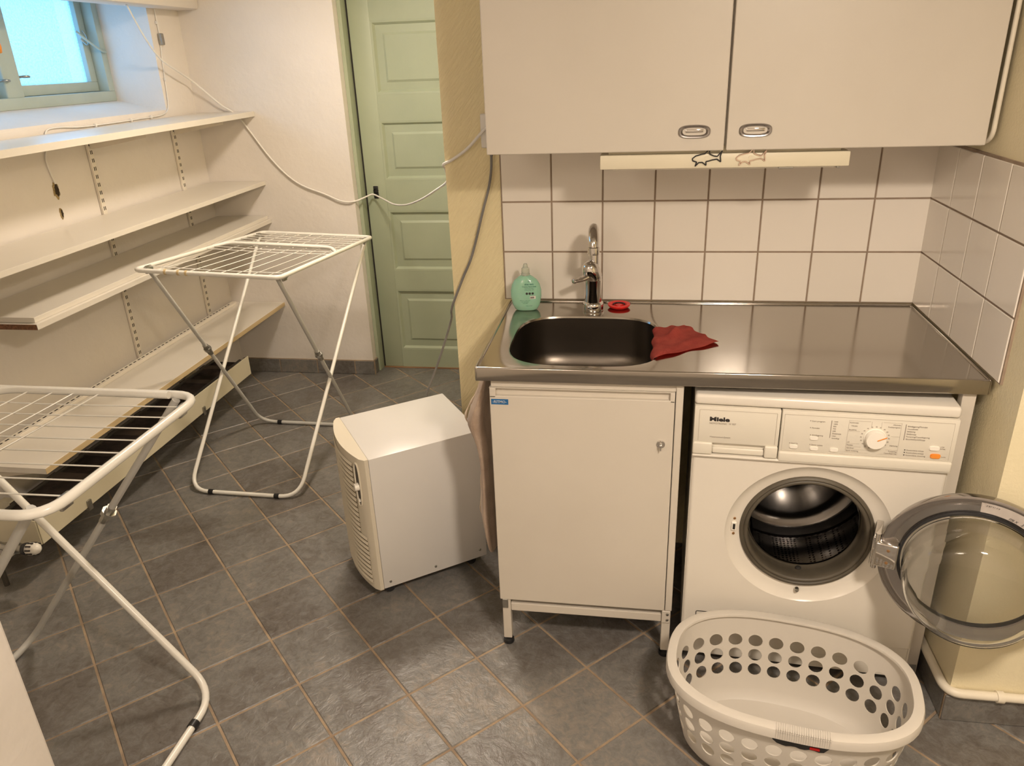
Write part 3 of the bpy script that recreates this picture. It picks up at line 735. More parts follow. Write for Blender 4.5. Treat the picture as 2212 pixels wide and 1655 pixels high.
for A, B in zip(rings, rings[1:]):
    for j in range(48): b.faces.new((A[j], A[(j + 1) % 48], B[(j + 1) % 48], B[j]))
b.faces.new(rings[0]); b.faces.new(rings[-1][::-1])
tw = obj('hanging_towel', b, 'towel', smooth=60); tag(tw, 'brown beige towel hanging against the left side of the sink cabinet', 'towel')
tw.modifiers.new('s', 'SUBSURF').levels = 1; tw.modifiers['s'].render_levels = 1
b = BM(); tube(b, catmull([(xc - .004 - hw * .88 + .001 + .003 * math.sin(z * 60), -.445 + .01 * math.sin(z * 25), z) for z, xc, hw in prof_t], 5), [.0028 + .0012 * math.sin(i * .9) for i in range(76)], seg=8); obj('hem', b, 'hem', tw, smooth=70, label='cream frilled hem')
b = BM(); tube(b, catmull([(-1.176, -.43, .838), (-1.184, -.432, .843), (-1.190, -.435, .829)], 4), .004, seg=8); obj('hanging_loop', b, 'hem', tw, smooth=70)

# ------------------------------------------------------------------ washing machine
wa = math.radians(-3.4533)
wm = thing('washing_machine', 'white front-loading washing machine with its porthole door open under the worktop', 'washing machine', (-.657, -.575, 0), wa)
WW, WD, WH = .5875, .545, .8305
b = BM()
box(b, (0, .006, .02), (.004, WD, .800), .0); box(b, (WW - .004, .006, .02), (WW, WD, .800)); box(b, (0, WD - .004, .02), (WW, WD, .8)); box(b, (0, .03, .02), (WW, WD, .024))
obj('casing', b, 'enamel', wm)
b = BM(); box(b, (-.001, -.004, .8035), (WW + .0005, WD, WH), .008, 4); obj('lid', b, 'enamel', wm, smooth=40)
# front panel with the round opening
pcx, pcz, pr0 = .2950, .4500, .199
b = BM(); n = 72; zb, zt = .132, .6625; bevx = .010
def rp(a):
    c, s = math.cos(a), math.sin(a)
    k = min((WW - bevx - pcx if c > 0 else pcx - bevx) / max(abs(c), 1e-9), (zt - pcz if s > 0 else pcz - zb) / max(abs(s), 1e-9)); return (pcx + c * k, pcz + s * k)
crn = [math.atan2(zz - pcz, xx - pcx) % (2 * PI) for xx in (bevx, WW - bevx) for zz in (zb, zt)]
an = sorted(set(round(a, 6) for a in [2 * PI * i / n for i in range(n)] + crn)); K2 = len(an)
ro = [b.verts.new((rp(a)[0], 0, rp(a)[1])) for a in an]
def rr_(r, y): return [b.verts.new((pcx + r * math.cos(a), y, pcz + r * math.sin(a))) for a in an]
ringsf = [ro, rr_(pr0 + .002, 0), rr_(pr0 - .002, .004), rr_(pr0 - .012, .010), rr_(.176, .014), rr_(.166, .015), rr_(.158, .018)]
for A, B in zip(ringsf, ringsf[1:]):
    for i in range(K2): b.faces.new((A[i], A[(i + 1) % K2], B[(i + 1) % K2], B[i]))
obj('front_panel', b, 'enamel', wm, smooth=35)
for sx_, x0 in ((1, 0), (-1, WW)):   # rounded vertical front corners
    b = BM()
    cx_ = x0 + sx_ * bevx; pv = None
    for i in range(7):
        a = PI / 2 * i / 6; x = cx_ - sx_ * bevx * math.sin(a); y = bevx - bevx * math.cos(a)
        cur = (b.verts.new((x, y, zb)), b.verts.new((x, y, zt)))
        if pv: b.faces.new((pv[0], pv[1], cur[1], cur[0]))
        pv = cur
    obj('front_corner', b, 'enamel', wm, smooth=60)
b = BM(); box(b, (.004, .004, .075), (WW - .004, .02, .1285), .003); obj('plinth', b, 'enamel', wm)
b = BM(); box(b, (.004, .012, .024), (WW - .004, .028, .071), .002); obj('plinth_lower', b, 'enamel', wm)
b = BM(); tube(b, fillet([(.037, -.0004, .150), (.037, -.0004, .181), (.13, -.0004, .181), (.13, -.0004, .150), (.037, -.0004, .150)], .005, 4), .0011, seg=6); obj('filter_flap', b, 'dark', wm)
for xx in (.04, WW - .04):
    for yy in (.06, WD - .05):
        b = BM(); lathe(b, [(0, .0005), (.018, .0005), (.018, .012), (.010, .014), (.010, .026)], 16, Tm(xx, yy, 0)); obj('foot', b, 'black', wm, smooth=40)
# control fascia and soap drawer
b = BM(); box(b, (.0, -.006, .6725), (.0, 0, .8)) if False else None
box(b, (.203, -.008, .692), (WW, .02, .8015), .003); box(b, (.203, -.012, .666), (WW, .02, .6935), .005, 3)
fas = obj('control_fascia', b, 'panel', wm, smooth=40)
b = BM(); x0, x1, z0, z1 = .209, .577, .697, .793; tube(b, [(x0, -.0083, z0), (x1, -.0083, z0), (x1, -.0083, z1), (x0, -.0083, z1)], .0007, closed=True, seg=6); obj('label_border', b, 'ink_grid', fas)
b = BM()
box(b, (0.0, -.008, .703), (.2005, .02, .8015), .003); box(b, (0, -.012, .672), (.047, .02, .7045), .004, 3); box(b, (.170, -.012, .672), (.2005, .02, .7045), .004, 3)
dw_ = obj('soap_drawer', b, 'panel', wm, smooth=40)
b = BM(); box(b, (.045, .004, .690), (.172, .02, .705)); obj('handle_shadow_gap', b, 'panel2', dw_)
b = BM(); box(b, (.047, -.004, .673), (.170, .02, .690), .004, 3); obj('handle_lip', b, 'panel', dw_, smooth=40)
b = BM(); tube(b, fillet([(.012, -.0083, .709), (.012, -.0083, .793), (.192, -.0083, .793), (.192, -.0083, .709)], .002, 3), .0007, seg=6); obj('label_border', b, 'ink_grid', dw_)
b = BM(); box(b, (0, -.010, .6635), (WW, .012, .6705), .003, 3); obj('fascia_ledge', b, 'enamel', wm, smooth=40)
y_ = -.0086
lg = text('Miele', .0150, 'ink', dw_, (.036, y_, .7640), bold=.00060, sx=1.45, name='maker_lettering')
text('NOVOTRONIC  W 937', .0066, 'ink_soft', dw_, (.0365, y_, .7556), sx=.93, name='model_lettering')
text('Watercontrol-System', .0056, 'ink_soft', dw_, (.0385, y_, .7190), sx=1.0, shear=.2)
def ft(s, size, x, z, sx=1.0, mt='ink_soft', al='LEFT'): return text(s, size, mt, fas, (x, y_, z), sx=sx, align=al)
for s_, x, z in (('Kort program', .2675, .7775), ('Förtvätt', .269, .7595), ('Blötläggning', .271, .7405), ('Start in', .2265, .7155), ('Extra vatten', .2725, .7147)):
    ft(s_, .0052, x + .003, z)
    b = BM(); lathe(b, [(0, .0005), (.0014, .0004), (.0014, 0)], 8, Tm(x, y_ + .0003, z + .002) @ FRONT); obj('indicator_dot', b, 'ink_soft', fas)
for i, s_ in enumerate(('1500', '1200', '900', '700', '500', 'Sköljstopp', 'Utan', 'centrifug')): ft(s_, .0048, .3185, .7790 - .0062 * i)
for i, s_ in enumerate(('Blötläggning/Förtvätt', 'Huvudtvätt', 'Sköljning', 'Sköljstopp', 'Pumpning/Centrifugering', 'Skrynkelskydd/Stopp')): ft(s_, .0050, .4790, .7780 - .0066 * i)
for i, s_ in enumerate(('Kontrollera inlopp', 'Kontrollera avlopp', 'Kontrollera dosering')):
    ft(s_, .0050, .4850, .7165 - .0066 * i)
    b = BM(); lathe(b, [(0, .0005), (.0014, .0004), (.0014, 0)], 8, Tm(.4815, y_ + .0003, .7185 - .0066 * i) @ FRONT); obj('indicator_dot', b, 'ink', fas)
ft('I-Till', .0042, .5560, .7300); ft('0-Från', .0042, .5560, .7252); ft('Lucka', .0042, .5610, .7048)
b = BM(); box(b, (.3136, y_ - .0003, .738), (.3152, y_ + .001, .783)); obj('print_bar', b, 'ink_soft', fas)
b = BM(); box(b, (.4745, y_ - .0003, .744), (.4763, y_ + .001, .784)); obj('print_bar', b, 'ink_soft', fas)
b = BM()
for (x0, z0, x1, z1) in ((.3525, .786, .399, .786), (.427, .786, .466, .786), (.3525, .704, .3525, .786), (.466, .704, .466, .786), (.3525, .704, .402, .704), (.424, .704, .466, .704), (.3525, .759, .378, .759), (.3525, .727, .381, .727), (.3525, .719, .385, .719), (.3525, .7115, .40, .7115), (.447, .751, .466, .751), (.44, .716, .466, .716), (.402, .774, .402, .786), (.4235, .774, .4235, .786)):
    box(b, (min(x0, x1) - .0003, y_ - .0002, min(z0, z1) - .0003), (max(x0, x1) + .0003, y_ + .001, max(z0, z1) + .0003))
obj('programme_grid', b, 'ink_grid', fas)
for s_, x, z in (('Kulörtvätt', .354, .7795), ('Vittvätt', .358, .7715), ('Strykfritt', .354, .7610), ('Ull', .354, .7285), ('Fintvätt', .354, .7208), ('Gardiner', .354, .7133), ('Extra sköljning', .354, .7058)): ft(s_, .0046, x, z)
for s_, x, z in (('Minitvätt', .4645, .7795), ('Snabbprogram', .4645, .7735), ('Stärkning', .4645, .7255), ('Pumpning', .4645, .7105), ('Centrifugering', .4645, .7052)): ft(s_, .0046, x, z, al='RIGHT')
for i in range(20):
    a = math.radians(90 + 18 * i); ft(random.choice(('30', '40', '60', '75', '95')), .0042, .4129 + .0305 * math.cos(a), .7435 + .0285 * math.sin(a), al='CENTER')
b = BM(); lathe(b, [(.0245, .0), (.0245, .003), (.0225, .004), (.0222, .016), (.0210, .0185), (0, .019)], 40, Tm(.4129, -.0075, .7450) @ FRONT); kn = obj('programme_knob', b, 'button', wm, smooth=35)
b = BM(); box(b, (.002, -.0015, -.001), (.0245, .0004, .001), .0004, 1, Tm(.4129, -.0268, .7450) @ Matrix.Rotation(math.radians(-27), 4, 'Y')); obj('pointer_mark', b, 'orange', kn)
for (x, z, mt_) in ((.2357, .7090, 'button'), (.2792, .7345, 'button'), (.2824, .7072, 'button'), (.3274, .7069, 'button'), (.5432, .7275, 'button'), (.5485, .7072, 'orange')):
    w2, h2 = (.0085, .0042) if x < .5 else (.0100, .0050)
    b = BM(); pts_ = [sup(w2, h2, 3.4, 2 * PI * j / 24) for j in range(24)]
    prism(b, pts_, 0, .004, Tm(x, -.0075, z) @ FRONT); prism(b, [(p[0] * 1.12, p[1] * 1.2) for p in pts_], 0, .0012, Tm(x, -.0078, z) @ FRONT)
    obj('button', b, mt_, wm, smooth=40)
# bellows, drum
gz = pcz + .006
b = BM(); gm = Tm(pcx - .001, .018, gz - .002) @ FRONT     # +z of lathe = towards viewer
lathe(b, [(.1625, -.006), (.1630, .004), (.1600, .010), (.1550, .011), (.1520, .007), (.1500, .009), (.1460, .010), (.1420, .006), (.1400, -.004), (.1395, -.018), (.1425, -.036), (.1425, -.050), (.1400, -.056), (.1385, -.052)], 72, gm)
obj('door_bellows', b, 'rubber', wm, smooth=60)
b = BM(); lathe(b, [(.1355, -.054), (.1365, -.049), (.1385, -.051), (.1395, -.060), (.150, -.075), (.236, -.092), (.243, -.100)], 72, gm); obj('drum_lip', b, 'chrome', wm, smooth=50)
b = BM(); lathe(b, [(.243, -.100), (.243, -.330)], 96, gm); o = obj('drum', b, 'drum', wm, smooth=60)
b = BM(); lathe(b, [(.243, -.330), (.240, -.340), (.215, -.345), (.205, -.335), (.19, -.345), (.16, -.352), (.10, -.340), (.05, -.335), (0, -.335)], 72, gm); obj('drum_back', b, 'drumplain', o, smooth=40)
for a0 in (228, 108, 348):
    b = BM(); box(b, (.165, -.012, -.325), (.241, .012, -.105), .010, 3, gm @ Matrix.Rotation(math.radians(a0), 4, 'Z')); obj('drum_lifter', b, 'drumplain', o, smooth=50)
for i in range(5):
    b = BM(); lathe(b, [(0, .002), (.005, .0)], 8, gm @ Tm(0, 0, -.344) @ Matrix.Rotation(i * 1.2, 4, 'Z') @ Tm(.12, 0, 0)) if False else b.free()
b = BM(); box(b, (-.018, -.003, -.0), (.018, .003, .002)) if False else None
lathe(b, [(0, .004), (.006, .003), (.008, 0)], 14, Tm(pcx, .055, gz - .141) @ Matrix.Rotation(0, 4, 'X')); obj('bellows_drain', b, 'dark', wm, smooth=50)
b = BM(); lathe(b, [(0, .008), (.0045, .007), (.006, .003), (.006, -.002)], 14, Tm(pcx - .006, .006, pcz - .168) @ FRONT); obj('door_stop_screw', b, 'metal', wm, smooth=50)
b = BM(); box(b, (.1110, .006, .446), (.1230, .013, .470), .001, 1); lt = obj('door_latch_plate', b, 'button', wm)
obj('latch_slot', bx((.1140, .0052, .450), (.1200, .0065, .466)), 'dark', lt)
for zz in (.434, .480):
    b = BM(); lathe(b, [(0, .002), (.003, .0015), (.0036, 0), (.003, -.002)], 12, Tm(.1175, .011, zz) @ FRONT); obj('screw', b, 'copper', wm, smooth=40)
# open porthole door
bpy.context.view_layer.update()
DC = Vector((-.039, -.744, .483)); DA = -.358
b = BM(); lathe(b, [(.150, .020 - .028), (.178, -.022), (.190, -.018), (.1935, -.006), (.1925, .002), (.186, .0045), (.170, .001), (.158, -.002), (.152, -.003), (.150, -.008)], 96, FRONT, close=True)
door = obj('porthole_door', b, 'doorring', wm, smooth=50, label='open chrome-ringed glass door')
door.matrix_parent_inverse = wm.matrix_world.inverted(); door.location = DC; door.rotation_euler = (0, 0, DA)
b = BM(); lathe(b, [(.1515, -.004), (.150, .003), (.1455, .004), (.1435, -.002), (.1445, -.008)], 80, FRONT, close=True); obj('door_seal', b, 'black', door, smooth=50)
go = [(.1450, -.004), (.1440, .010), (.1415, .045), (.1360, .080), (.126, .100), (.106, .110), (.05, .114), (0, .115)]
gi = [(0, .1100), (.05, .1090), (.103, .1050), (.1215, .096), (.131, .078), (.1365, .044), (.139, .010), (.140, -.004)]
b = BM(); lathe(b, go + gi, 96, Tm(.004, 0, -.006) @ FRONT, close=True); obj('glass_bowl', b, 'glass', door, smooth=70)
b = BM(); n = 14; A0, A1 = math.radians(52), math.radians(93); va = []
for i in range(n + 1):
    a = A0 + (A1 - A0) * i / n
    va.append([b.verts.new((r_ * math.cos(a), y, r_ * math.sin(a))) for r_, y in ((.1560, .0012), (.170, -.0018), (.1835, -.0050))])
for A, B in zip(va, va[1:]):
    for j in range(2): b.faces.new((A[j], B[j], B[j + 1], A[j + 1]))
stk = obj('paper_label', b, 'foam', door, smooth=60, label='pale paper label with handwriting')
def ring_text(s, r0, a0, size):
    for i, ch in enumerate(s):
        if ch == ' ': continue
        a = a0 - i * size * .62 / r0
        o = text(ch, size, 'ink', stk, (r0 * math.cos(a), -.0056, r0 * math.sin(a)), rot=(PI / 2, 0, 0), ext=.0001, shear=.3, name='handwriting')
        o.rotation_euler = Euler((PI / 2, -(a - PI / 2), 0), 'XYZ')
ring_text('max 3 cm', .1615, math.radians(74), .010); ring_text('service', .1760, math.radians(90), .006); ring_text('tel', .1770, math.radians(63), .006)
# hinge
b = BM(); box(b, (-.199, -.020, -.036), (-.149, .016, .030), .004, 3); box(b, (-.207, -.012, -.042), (-.190, .070, .040), .004, 3); tube(b, [(-.196, -.010, -.046), (-.196, -.010, .050)], .006, seg=10)
hg = obj('hinge', b, 'chrome', door, smooth=40)
for zz in (-.020, .014):
    b = BM(); lathe(b, [(0, .0025), (.003, .002), (.004, 0)], 12, Tm(-.170, -.0198, zz) @ FRONT); obj('hinge_screw', b, 'copper', hg, smooth=40)

# ------------------------------------------------------------------ upper cupboards
def upper(x0, x1, label, hx, knobside):
    t = thing('wall_cupboard', label, 'cupboard', (x0, -.352, 1.371), group='white wall cupboards above the worktop')
    wd = x1 - x0
    obj('carcass', bx((-.0025 if knobside < 0 else .002, .018, .010), (wd + (.0025 if knobside > 0 else -.002), .346, .77), .001, 1), 'cabinet', t)
    d = obj('door', bx((0, 0, 0), (wd, .0175, .775), .0025, 2), 'cabinet', t)
    h = BM(); a, c = .0375, .0155
    pts_ = lambda k, kk: [sup(a * k, c * kk, 2.9, 2 * PI * j / 36) for j in range(36)]
    lv = [(1.0, 1.0, 0), (1.0, 1.0, .003), (.94, .90, .0055), (.84, .74, .0050), (.78, .62, .0015), (.70, .50, -.001)]
    R2 = []
    for k, kk, y in lv: R2.append([h.verts.new((hx - x0 + px, -y, .045 + pz)) for px, pz in pts_(k, kk)])
    for A, B in zip(R2, R2[1:]):
        for j in range(36): h.faces.new((A[j], A[(j + 1) % 36], B[(j + 1) % 36], B[j]))
    h.faces.new(R2[-1]); g_ = obj('handle', h, 'handle_ring', d, smooth=35)
    h = BM(); box(h, (hx - x0 - .021, -.0040, .0435), (hx - x0 + .021, .0, .0505), .0012); obj('handle_grip', h, 'chrome', g_, smooth=40)
    return t
upper(-1.1875, -.6090, 'left white wall cupboard, its handle at the lower right of the door', -.680, 1)
upper(-.6035, -.0300, 'right white wall cupboard, its handle at the lower left of the door', -.539, -1)
b = BM(); tube(b, fillet([(-.014, -.340, 2.15), (-.014, -.340, 1.385), (-.020, -.30, 1.368), (-.03, -.02, 1.362)], .03, 6), .0055, seg=10)
o = obj('cupboard_side_cable', b, 'pipe', smooth=60); tag(o, 'cream cable running down the right edge of the wall cupboards and back under them', 'cable')
# lamp under the cupboards
t = thing('cupboard_lamp', 'unlit cream strip lamp fixed under the wall cupboards', 'lamp', (-.9045, -.335, 1.328))
b = BM(); box(b, (0, 0, 0), (.590, .060, .0345), .0025, 2); obj('housing', b, 'lampbox', t, smooth=40)
b = BM(); box(b, (.02, .012, .0345), (.57, .05, .0525), .001, 1); obj('mounting_rail', b, 'lampbox', t)
b = BM(); box(b, (.03, .012, -.004), (.56, .048, .0002), .002); obj('diffuser', b, 'button', t)
for xx, w2 in ((.43, .035), (.563, .008)):
    b = BM(); box(b, (xx, .004, -.005), (xx + w2, .014, .001), .0015); obj('switch', b, 'metal', t)
shark = [(-35, 3), (-27, 9), (-14, 12), (-5, 13), (6, 24), (6, 11), (16, 5), (24, 3), (36, 17), (31, 3), (32, -12), (23, -4), (12, -5), (4, -7), (-3, -8), (-3, -18), (-12, -9), (-20, -9), (-29, -18), (-25, -7), (-34, -3)]
for cx_, mt_, lab in ((-.6450, 'black', 'dark shark-outline magnet on the strip lamp, the left of two'), (-.5415, 'rosy', 'pale coppery shark-outline magnet on the strip lamp, right of the dark one')):
    b = BM(); pts_ = [(x * .00100, -.0030, z * .00090) for x, z in shark]; tube(b, fillet(pts_, .0012, 2, closed=True), .0015, closed=True, seg=6)
    o = obj('shark_magnet', b, mt_, smooth=50); o.location = (cx_, -.3345, 1.3515); o.rotation_euler = (0, math.radians(-4), 0); tag(o, lab, 'magnet')
    b = BM(); lathe(b, [(0, 0), (.006, 0), (.006, .0016), (0, .0016)], 12, Tm(0, .0002, 0) @ FRONT); obj('magnet_back', b, 'lampbox', o)

# ------------------------------------------------------------------ socket and cords
t = thing('wall_socket', 'cream double power socket on the yellow wall beside the wall cupboards', 'socket', (-1.231, -.001, 1.40))
b = BM(); box(b, (-.038, -.012, -.048), (.038, 0, .048), .005, 3); obj('socket_plate', b, 'cord', t, smooth=40)
for zz in (-.022, .024):
    b = BM(); lathe(b, [(.021, .0135), (.019, .0135), (.018, .004), (0, .004)], 24, Tm(.0, 0, zz) @ FRONT); obj('socket_well', b, 'dark', t, smooth=40)
PL = [(-1.232, -.035, 1.425), (-1.262, -.035, 1.397), (-1.31, -.022, 1.352), (-1.36, -.012, 1.320), (-1.388, -.008, 1.307), (-1.391, .025, 1.29), (-1.403, .09, 1.255), (-1.437, 0.20, 1.221), (-1.542, 0.45, 1.157), (-1.658, 0.70, 1.089), (-1.783, 0.95, 1.025), (-1.904, 1.20, 0.973), (-1.988, 1.32, 0.957), (-2.054, 1.42, 0.956), (-2.113, 1.49, 0.963), (-2.162, 1.53, 0.971), (-2.185, 1.50, .965), (-2.235, 1.445, .950), (-2.30, 1.435, .955), (-2.384, 1.438, .990), (-2.524, 1.438, 1.049), (-2.642, 1.438, 1.165), (-2.779, 1.438, 1.367), (-2.860, 1.42, 1.435), (-2.95, 1.384, 1.535), (-2.95, 1.27, 1.585), (-2.95, 1.129, 1.65), (-2.95, 1.04, 1.74), (-2.95, .964, 1.857)]
t = thing('extension_cord', 'long white extension cord strung from the socket across the green door to the window corner', 'cord', (-1.232, -.02, 1.425))
b = BM(); o0 = Vector((-1.232, -.02, 1.425)); tube(b, [p - o0 for p in catmull(PL, 6)], .0042, seg=8); obj('cord', b, 'cord', t, smooth=60)
b = BM(); lathe(b, [(0, .004), (.018, .004), (.0185, .016), (.013, .024), (.007, .026)], 20, Tm(0, .010, -.001) @ FRONT); obj('plug', b, 'cord', t, smooth=40)
t = thing('heater_cord', 'dark grey mains cord hanging from the socket down to the white appliance', 'cord', (-1.24, -.02, 1.36))
o0 = Vector((-1.24, -.02, 1.36)); PG = [(-1.238, -.022, 1.345), (-1.241, -.02, 1.29), (-1.252, -.018, 1.235), (-1.27, -.018, 1.178), (-1.313, -.018, 1.036), (-1.347, -.020, .961), (-1.392, -.010, .86), (-1.415, .06, .796), (-1.46, .09, .68), (-1.50, .09, .58), (-1.533, .093, .50), (-1.55, .10, .40), (-1.53, .10, .33), (-1.49, .055, .28)]
b = BM(); tube(b, [p - o0 for p in catmull(PG, 6)], .0038, seg=8); obj('cord', b, 'greycord', t, smooth=60)
b = BM(); lathe(b, [(.004, -.03), (.007, -.022), (.0095, .0), (.0095, .016), (0, .016)], 12, Tm(.002, -.002, .0)); obj('plug', b, 'greycord', t, smooth=40)

# ------------------------------------------------------------------ white box appliance (dehumidifier)
D_, Wd, Hd = .385, .313, .478
t = thing('dehumidifier', 'white metal dehumidifier on the floor left of the sink cabinet with a louvred front', 'dehumidifier', (-1.593, -.431, .045), rot=(-.030, .009, 3.766))
b = BM(); box(b, (-D_, -Wd, 0), (-.022, 0, Hd), .0025, 2); obj('case', b, 'heater', t, smooth=40)
# bulging front
b = BM(); n = 20; cols = []
for i in range(n + 1):
    y = -Wd + Wd * i / n; k = 1 - ((2 * i / n) - 1) ** 2; x = -.004 + .030 * k
    if i in (0, n): x = -.010
    cols.append((x, y))
lo = [b.verts.new((x, y, -.001)) for x, y in cols]; hi = [b.verts.new((x, y, Hd + .001)) for x, y in cols]
lb = [b.verts.new((-.0215, -Wd, -.001)), b.verts.new((-.0215, 0, -.001))]; hb = [b.verts.new((-.0215, -Wd, Hd + .001)), b.verts.new((-.0215, 0, Hd + .001))]
for i in range(n): b.faces.new((lo[i], lo[i + 1], hi[i + 1], hi[i]))
b.faces.new(hi + [hb[1], hb[0]]); b.faces.new([lb[0], lb[1]] + lo[::-1]); b.faces.new((lo[0], hi[0], hb[0], lb[0])); b.faces.new((lo[-1], lb[1], hb[1], hi[-1]))
fr = obj('front_cover', b, 'grille', t, smooth=30)
sl_me = None
for k in range(24):
    zc = .025 + k * .0182
    ya, yb = -Wd + .015, (-.055 if .19 < zc < .47 else -.022)
    b = BM(); pv = None
    for i in range(13):
        y = ya + (yb - ya) * i / 12; kk = 1 - ((y + Wd / 2) / (Wd / 2)) ** 2; x = -.004 + .030 * kk
        cur = [b.verts.new((x - .001, y, zc - .006)), b.verts.new((x + .0040, y, zc - .0035)), b.verts.new((x + .001, y, zc + .006))]
        if pv: b.faces.new((pv[0], pv[1], cur[1], cur[0])); b.faces.new((pv[1], pv[2], cur[2], cur[1]))
        pv = cur
    obj('louvre', b, 'grille', fr)
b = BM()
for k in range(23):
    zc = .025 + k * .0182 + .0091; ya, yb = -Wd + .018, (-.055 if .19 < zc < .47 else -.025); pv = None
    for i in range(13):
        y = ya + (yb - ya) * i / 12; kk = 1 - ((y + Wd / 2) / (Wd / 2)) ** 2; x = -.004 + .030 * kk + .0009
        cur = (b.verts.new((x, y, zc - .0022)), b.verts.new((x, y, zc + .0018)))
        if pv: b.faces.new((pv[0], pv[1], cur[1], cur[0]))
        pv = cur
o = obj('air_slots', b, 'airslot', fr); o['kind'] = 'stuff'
# oval control recess
def onf(y): return -.004 + .030 * (1 - ((y + Wd / 2) / (Wd / 2)) ** 2)
b = BM(); R3 = []
for j in range(32):
    py, pz = sup(.012, .075, 2.6, 2 * PI * j / 32); R3.append(Vector((onf(-.032 + py) + .0025, -.032 + py, .385 + pz)))
tube(b, R3, .0028, closed=True, seg=6); obj('control_bezel', b, 'grille', fr, smooth=60)
b = BM(); b.faces.new([b.verts.new(p - Vector((.0012, 0, 0))) for p in R3]); obj('control_recess', b, 'pipe_dark', fr)
b = BM(); lathe(b, [(0, .014), (.011, .013), (.0125, 0)], 20, Tm(onf(-.034) + .001, -.034, .378) @ Matrix.Rotation(PI / 2, 4, 'Y')); obj('dial', b, 'button', fr, smooth=50)
b = BM(); box(b, (onf(-.03) + .001, -.038, .325), (onf(-.03) + .008, -.028, .334), .002); obj('switch', b, 'button', fr, smooth=40)
for xx in (-.045, -.20, -.360):
    b = BM(); lathe(b, [(0, .003), (.0035, .0025), (.0045, 0)], 12, Tm(xx, .0, .022 if xx > -.3 else .03) @ Matrix.Rotation(-PI / 2, 4, 'X')); obj('screw', b, 'metal', t, smooth=40)
for xx in (-.05, -.34):
    for yy in (-.04, -Wd + .04):
        b = BM(); lathe(b, [(.0, -.011), (.015, -.011), (.0165, 0), (.015, .011), (0, .011)], 18, Tm(xx, yy, -.026) @ Matrix.Rotation(PI / 2, 4, 'X')); box(b, (xx - .012, yy - .013, -.022), (xx + .012, yy + .013, .001)); obj('caster', b, 'black', t, smooth=40)

# ------------------------------------------------------------------ laundry basket
t = thing('laundry_basket', 'white oval plastic laundry basket with round holes on the floor before the washing machine', 'basket', (-.425, -.845, 0.001), math.radians(-9.5))
RA, RB, HB = .272, .182, .245
def bw(u, z):      # u 0..1 around, z height -> point on outer wall
    k = z / HB; a = RA - .042 * (1 - k) ** 1.3; c = RB - .034 * (1 - k) ** 1.3
    if z < .03: q = 1 - ((.03 - z) / .03) ** 2 * .10; a *= q; c *= q
    return a, c
NU = 28; EX = 2.55
# equal arc-length parameterisation
def arcs(a, c, n):
    m_ = 720; P_ = [Vector((*sup(a, c, EX, 2 * PI * i / m_), 0)) for i in range(m_ + 1)]
    cum = [0]
    for i in range(m_): cum.append(cum[-1] + (P_[i + 1] - P_[i]).length)
    out = []; j = 0
    for k in range(n):
        s = cum[-1] * k / n
        while cum[j + 1] < s: j += 1
        f_ = (s - cum[j]) / max(cum[j + 1] - cum[j], 1e-9); out.append((2 * PI * (j + f_) / m_))
    return out
SUBU = 8
TU = arcs(RA - .02, RB - .017, NU * SUBU)
def wp(iu, z):     # iu in fine units (float allowed)
    n_ = NU * SUBU; i0 = int(math.floor(iu)) % n_; f_ = iu - math.floor(iu)
    t0 = TU[i0]; t1 = TU[(i0 + 1) % n_] + (2 * PI if i0 == n_ - 1 else 0)
    a, c = bw(0, z); x, y = sup(a, c, EX, t0 + (t1 - t0) * f_); return Vector((x, y, z))
b = BM(); zc_ = [.087, .137, .187]; hz = .025; hr_u = .0178 / (1.42 / NU) * SUBU; hr_z = .0176
for z_a, z_b, holes in ((0.0, .012, 0), (.012, .030, 0), (.030, .062, 0), (.062, .104, 1), (.104, .146, 1), (.146, .188, 1), (.188, .216, 0), (.216, .245, 0)):
    for i in range(NU):
        cu = i * SUBU + SUBU / 2; TN = [-1, -math.tan(PI / 8), 0, math.tan(PI / 8), 1]
        for off in ((0,) if holes else range(4)):
            if not holes:
                ua, ub = cu + TN[off] * SUBU / 2, cu + TN[off + 1] * SUBU / 2
                q = [wp(ua, z_a), wp(ub, z_a), wp(ub, z_b), wp(ua, z_b)]
                b.faces.new([b.verts.new(p) for p in q])
            else:
                cu = i * SUBU + SUBU / 2; cz = (z_a + z_b) / 2; n_ = 16; inner = []; outer = []
                for j in range(n_):
                    a = 2 * PI * j / n_; c_, s_ = math.cos(a), math.sin(a); k = 1 / max(abs(c_), abs(s_))
                    inner.append(b.verts.new(wp(cu + hr_u * c_, cz + hr_z * s_))); outer.append(b.verts.new(wp(cu + SUBU / 2 * c_ * k, cz + (z_b - z_a) / 2 * s_ * k)))
                for j in range(n_): q = (j + 1) % n_; b.faces.new((outer[j], outer[q], inner[q], inner[j]))
base = [b.verts.new(wp(i * SUBU + SUBU / 2 * (1 + q), 0.0)) for i in range(NU) for q in TN[:4]]; b.faces.new(base)
bmesh.ops.remove_doubles(b, verts=b.verts, dist=2e-4)
bmesh.ops.recalc_face_normals(b, faces=b.faces[:])
bmesh.ops.solidify(b, geom=b.faces[:], thickness=.0026)
o = obj('basket_wall', b, 'basket', t, smooth=35)
b = BM(); n_ = 96; ringv = []
for k in range(n_):
    tt = TU[int(k * NU * SUBU / n_)]; ring = []
    for dx_, dz in ((-.012, .0), (-.011, .0035), (.002, .0045), (.010, .0015), (.0125, -.006), (.0125, -.021), (.010, -.021), (.0095, -.004), (-.012, -.003)):
        x, y = sup(RA + dx_, RB + dx_, EX, tt); ring.append(b.verts.new((x, y, HB + dz)))
    ringv.append(ring)
for k in range(n_):
    A, B = ringv[k], ringv[(k + 1) % n_]
    for j in range(9): b.faces.new((A[j], A[(j + 1) % 9], B[(j + 1) % 9], B[j]))
rim = obj('rim', b, 'basket', t, smooth=40)
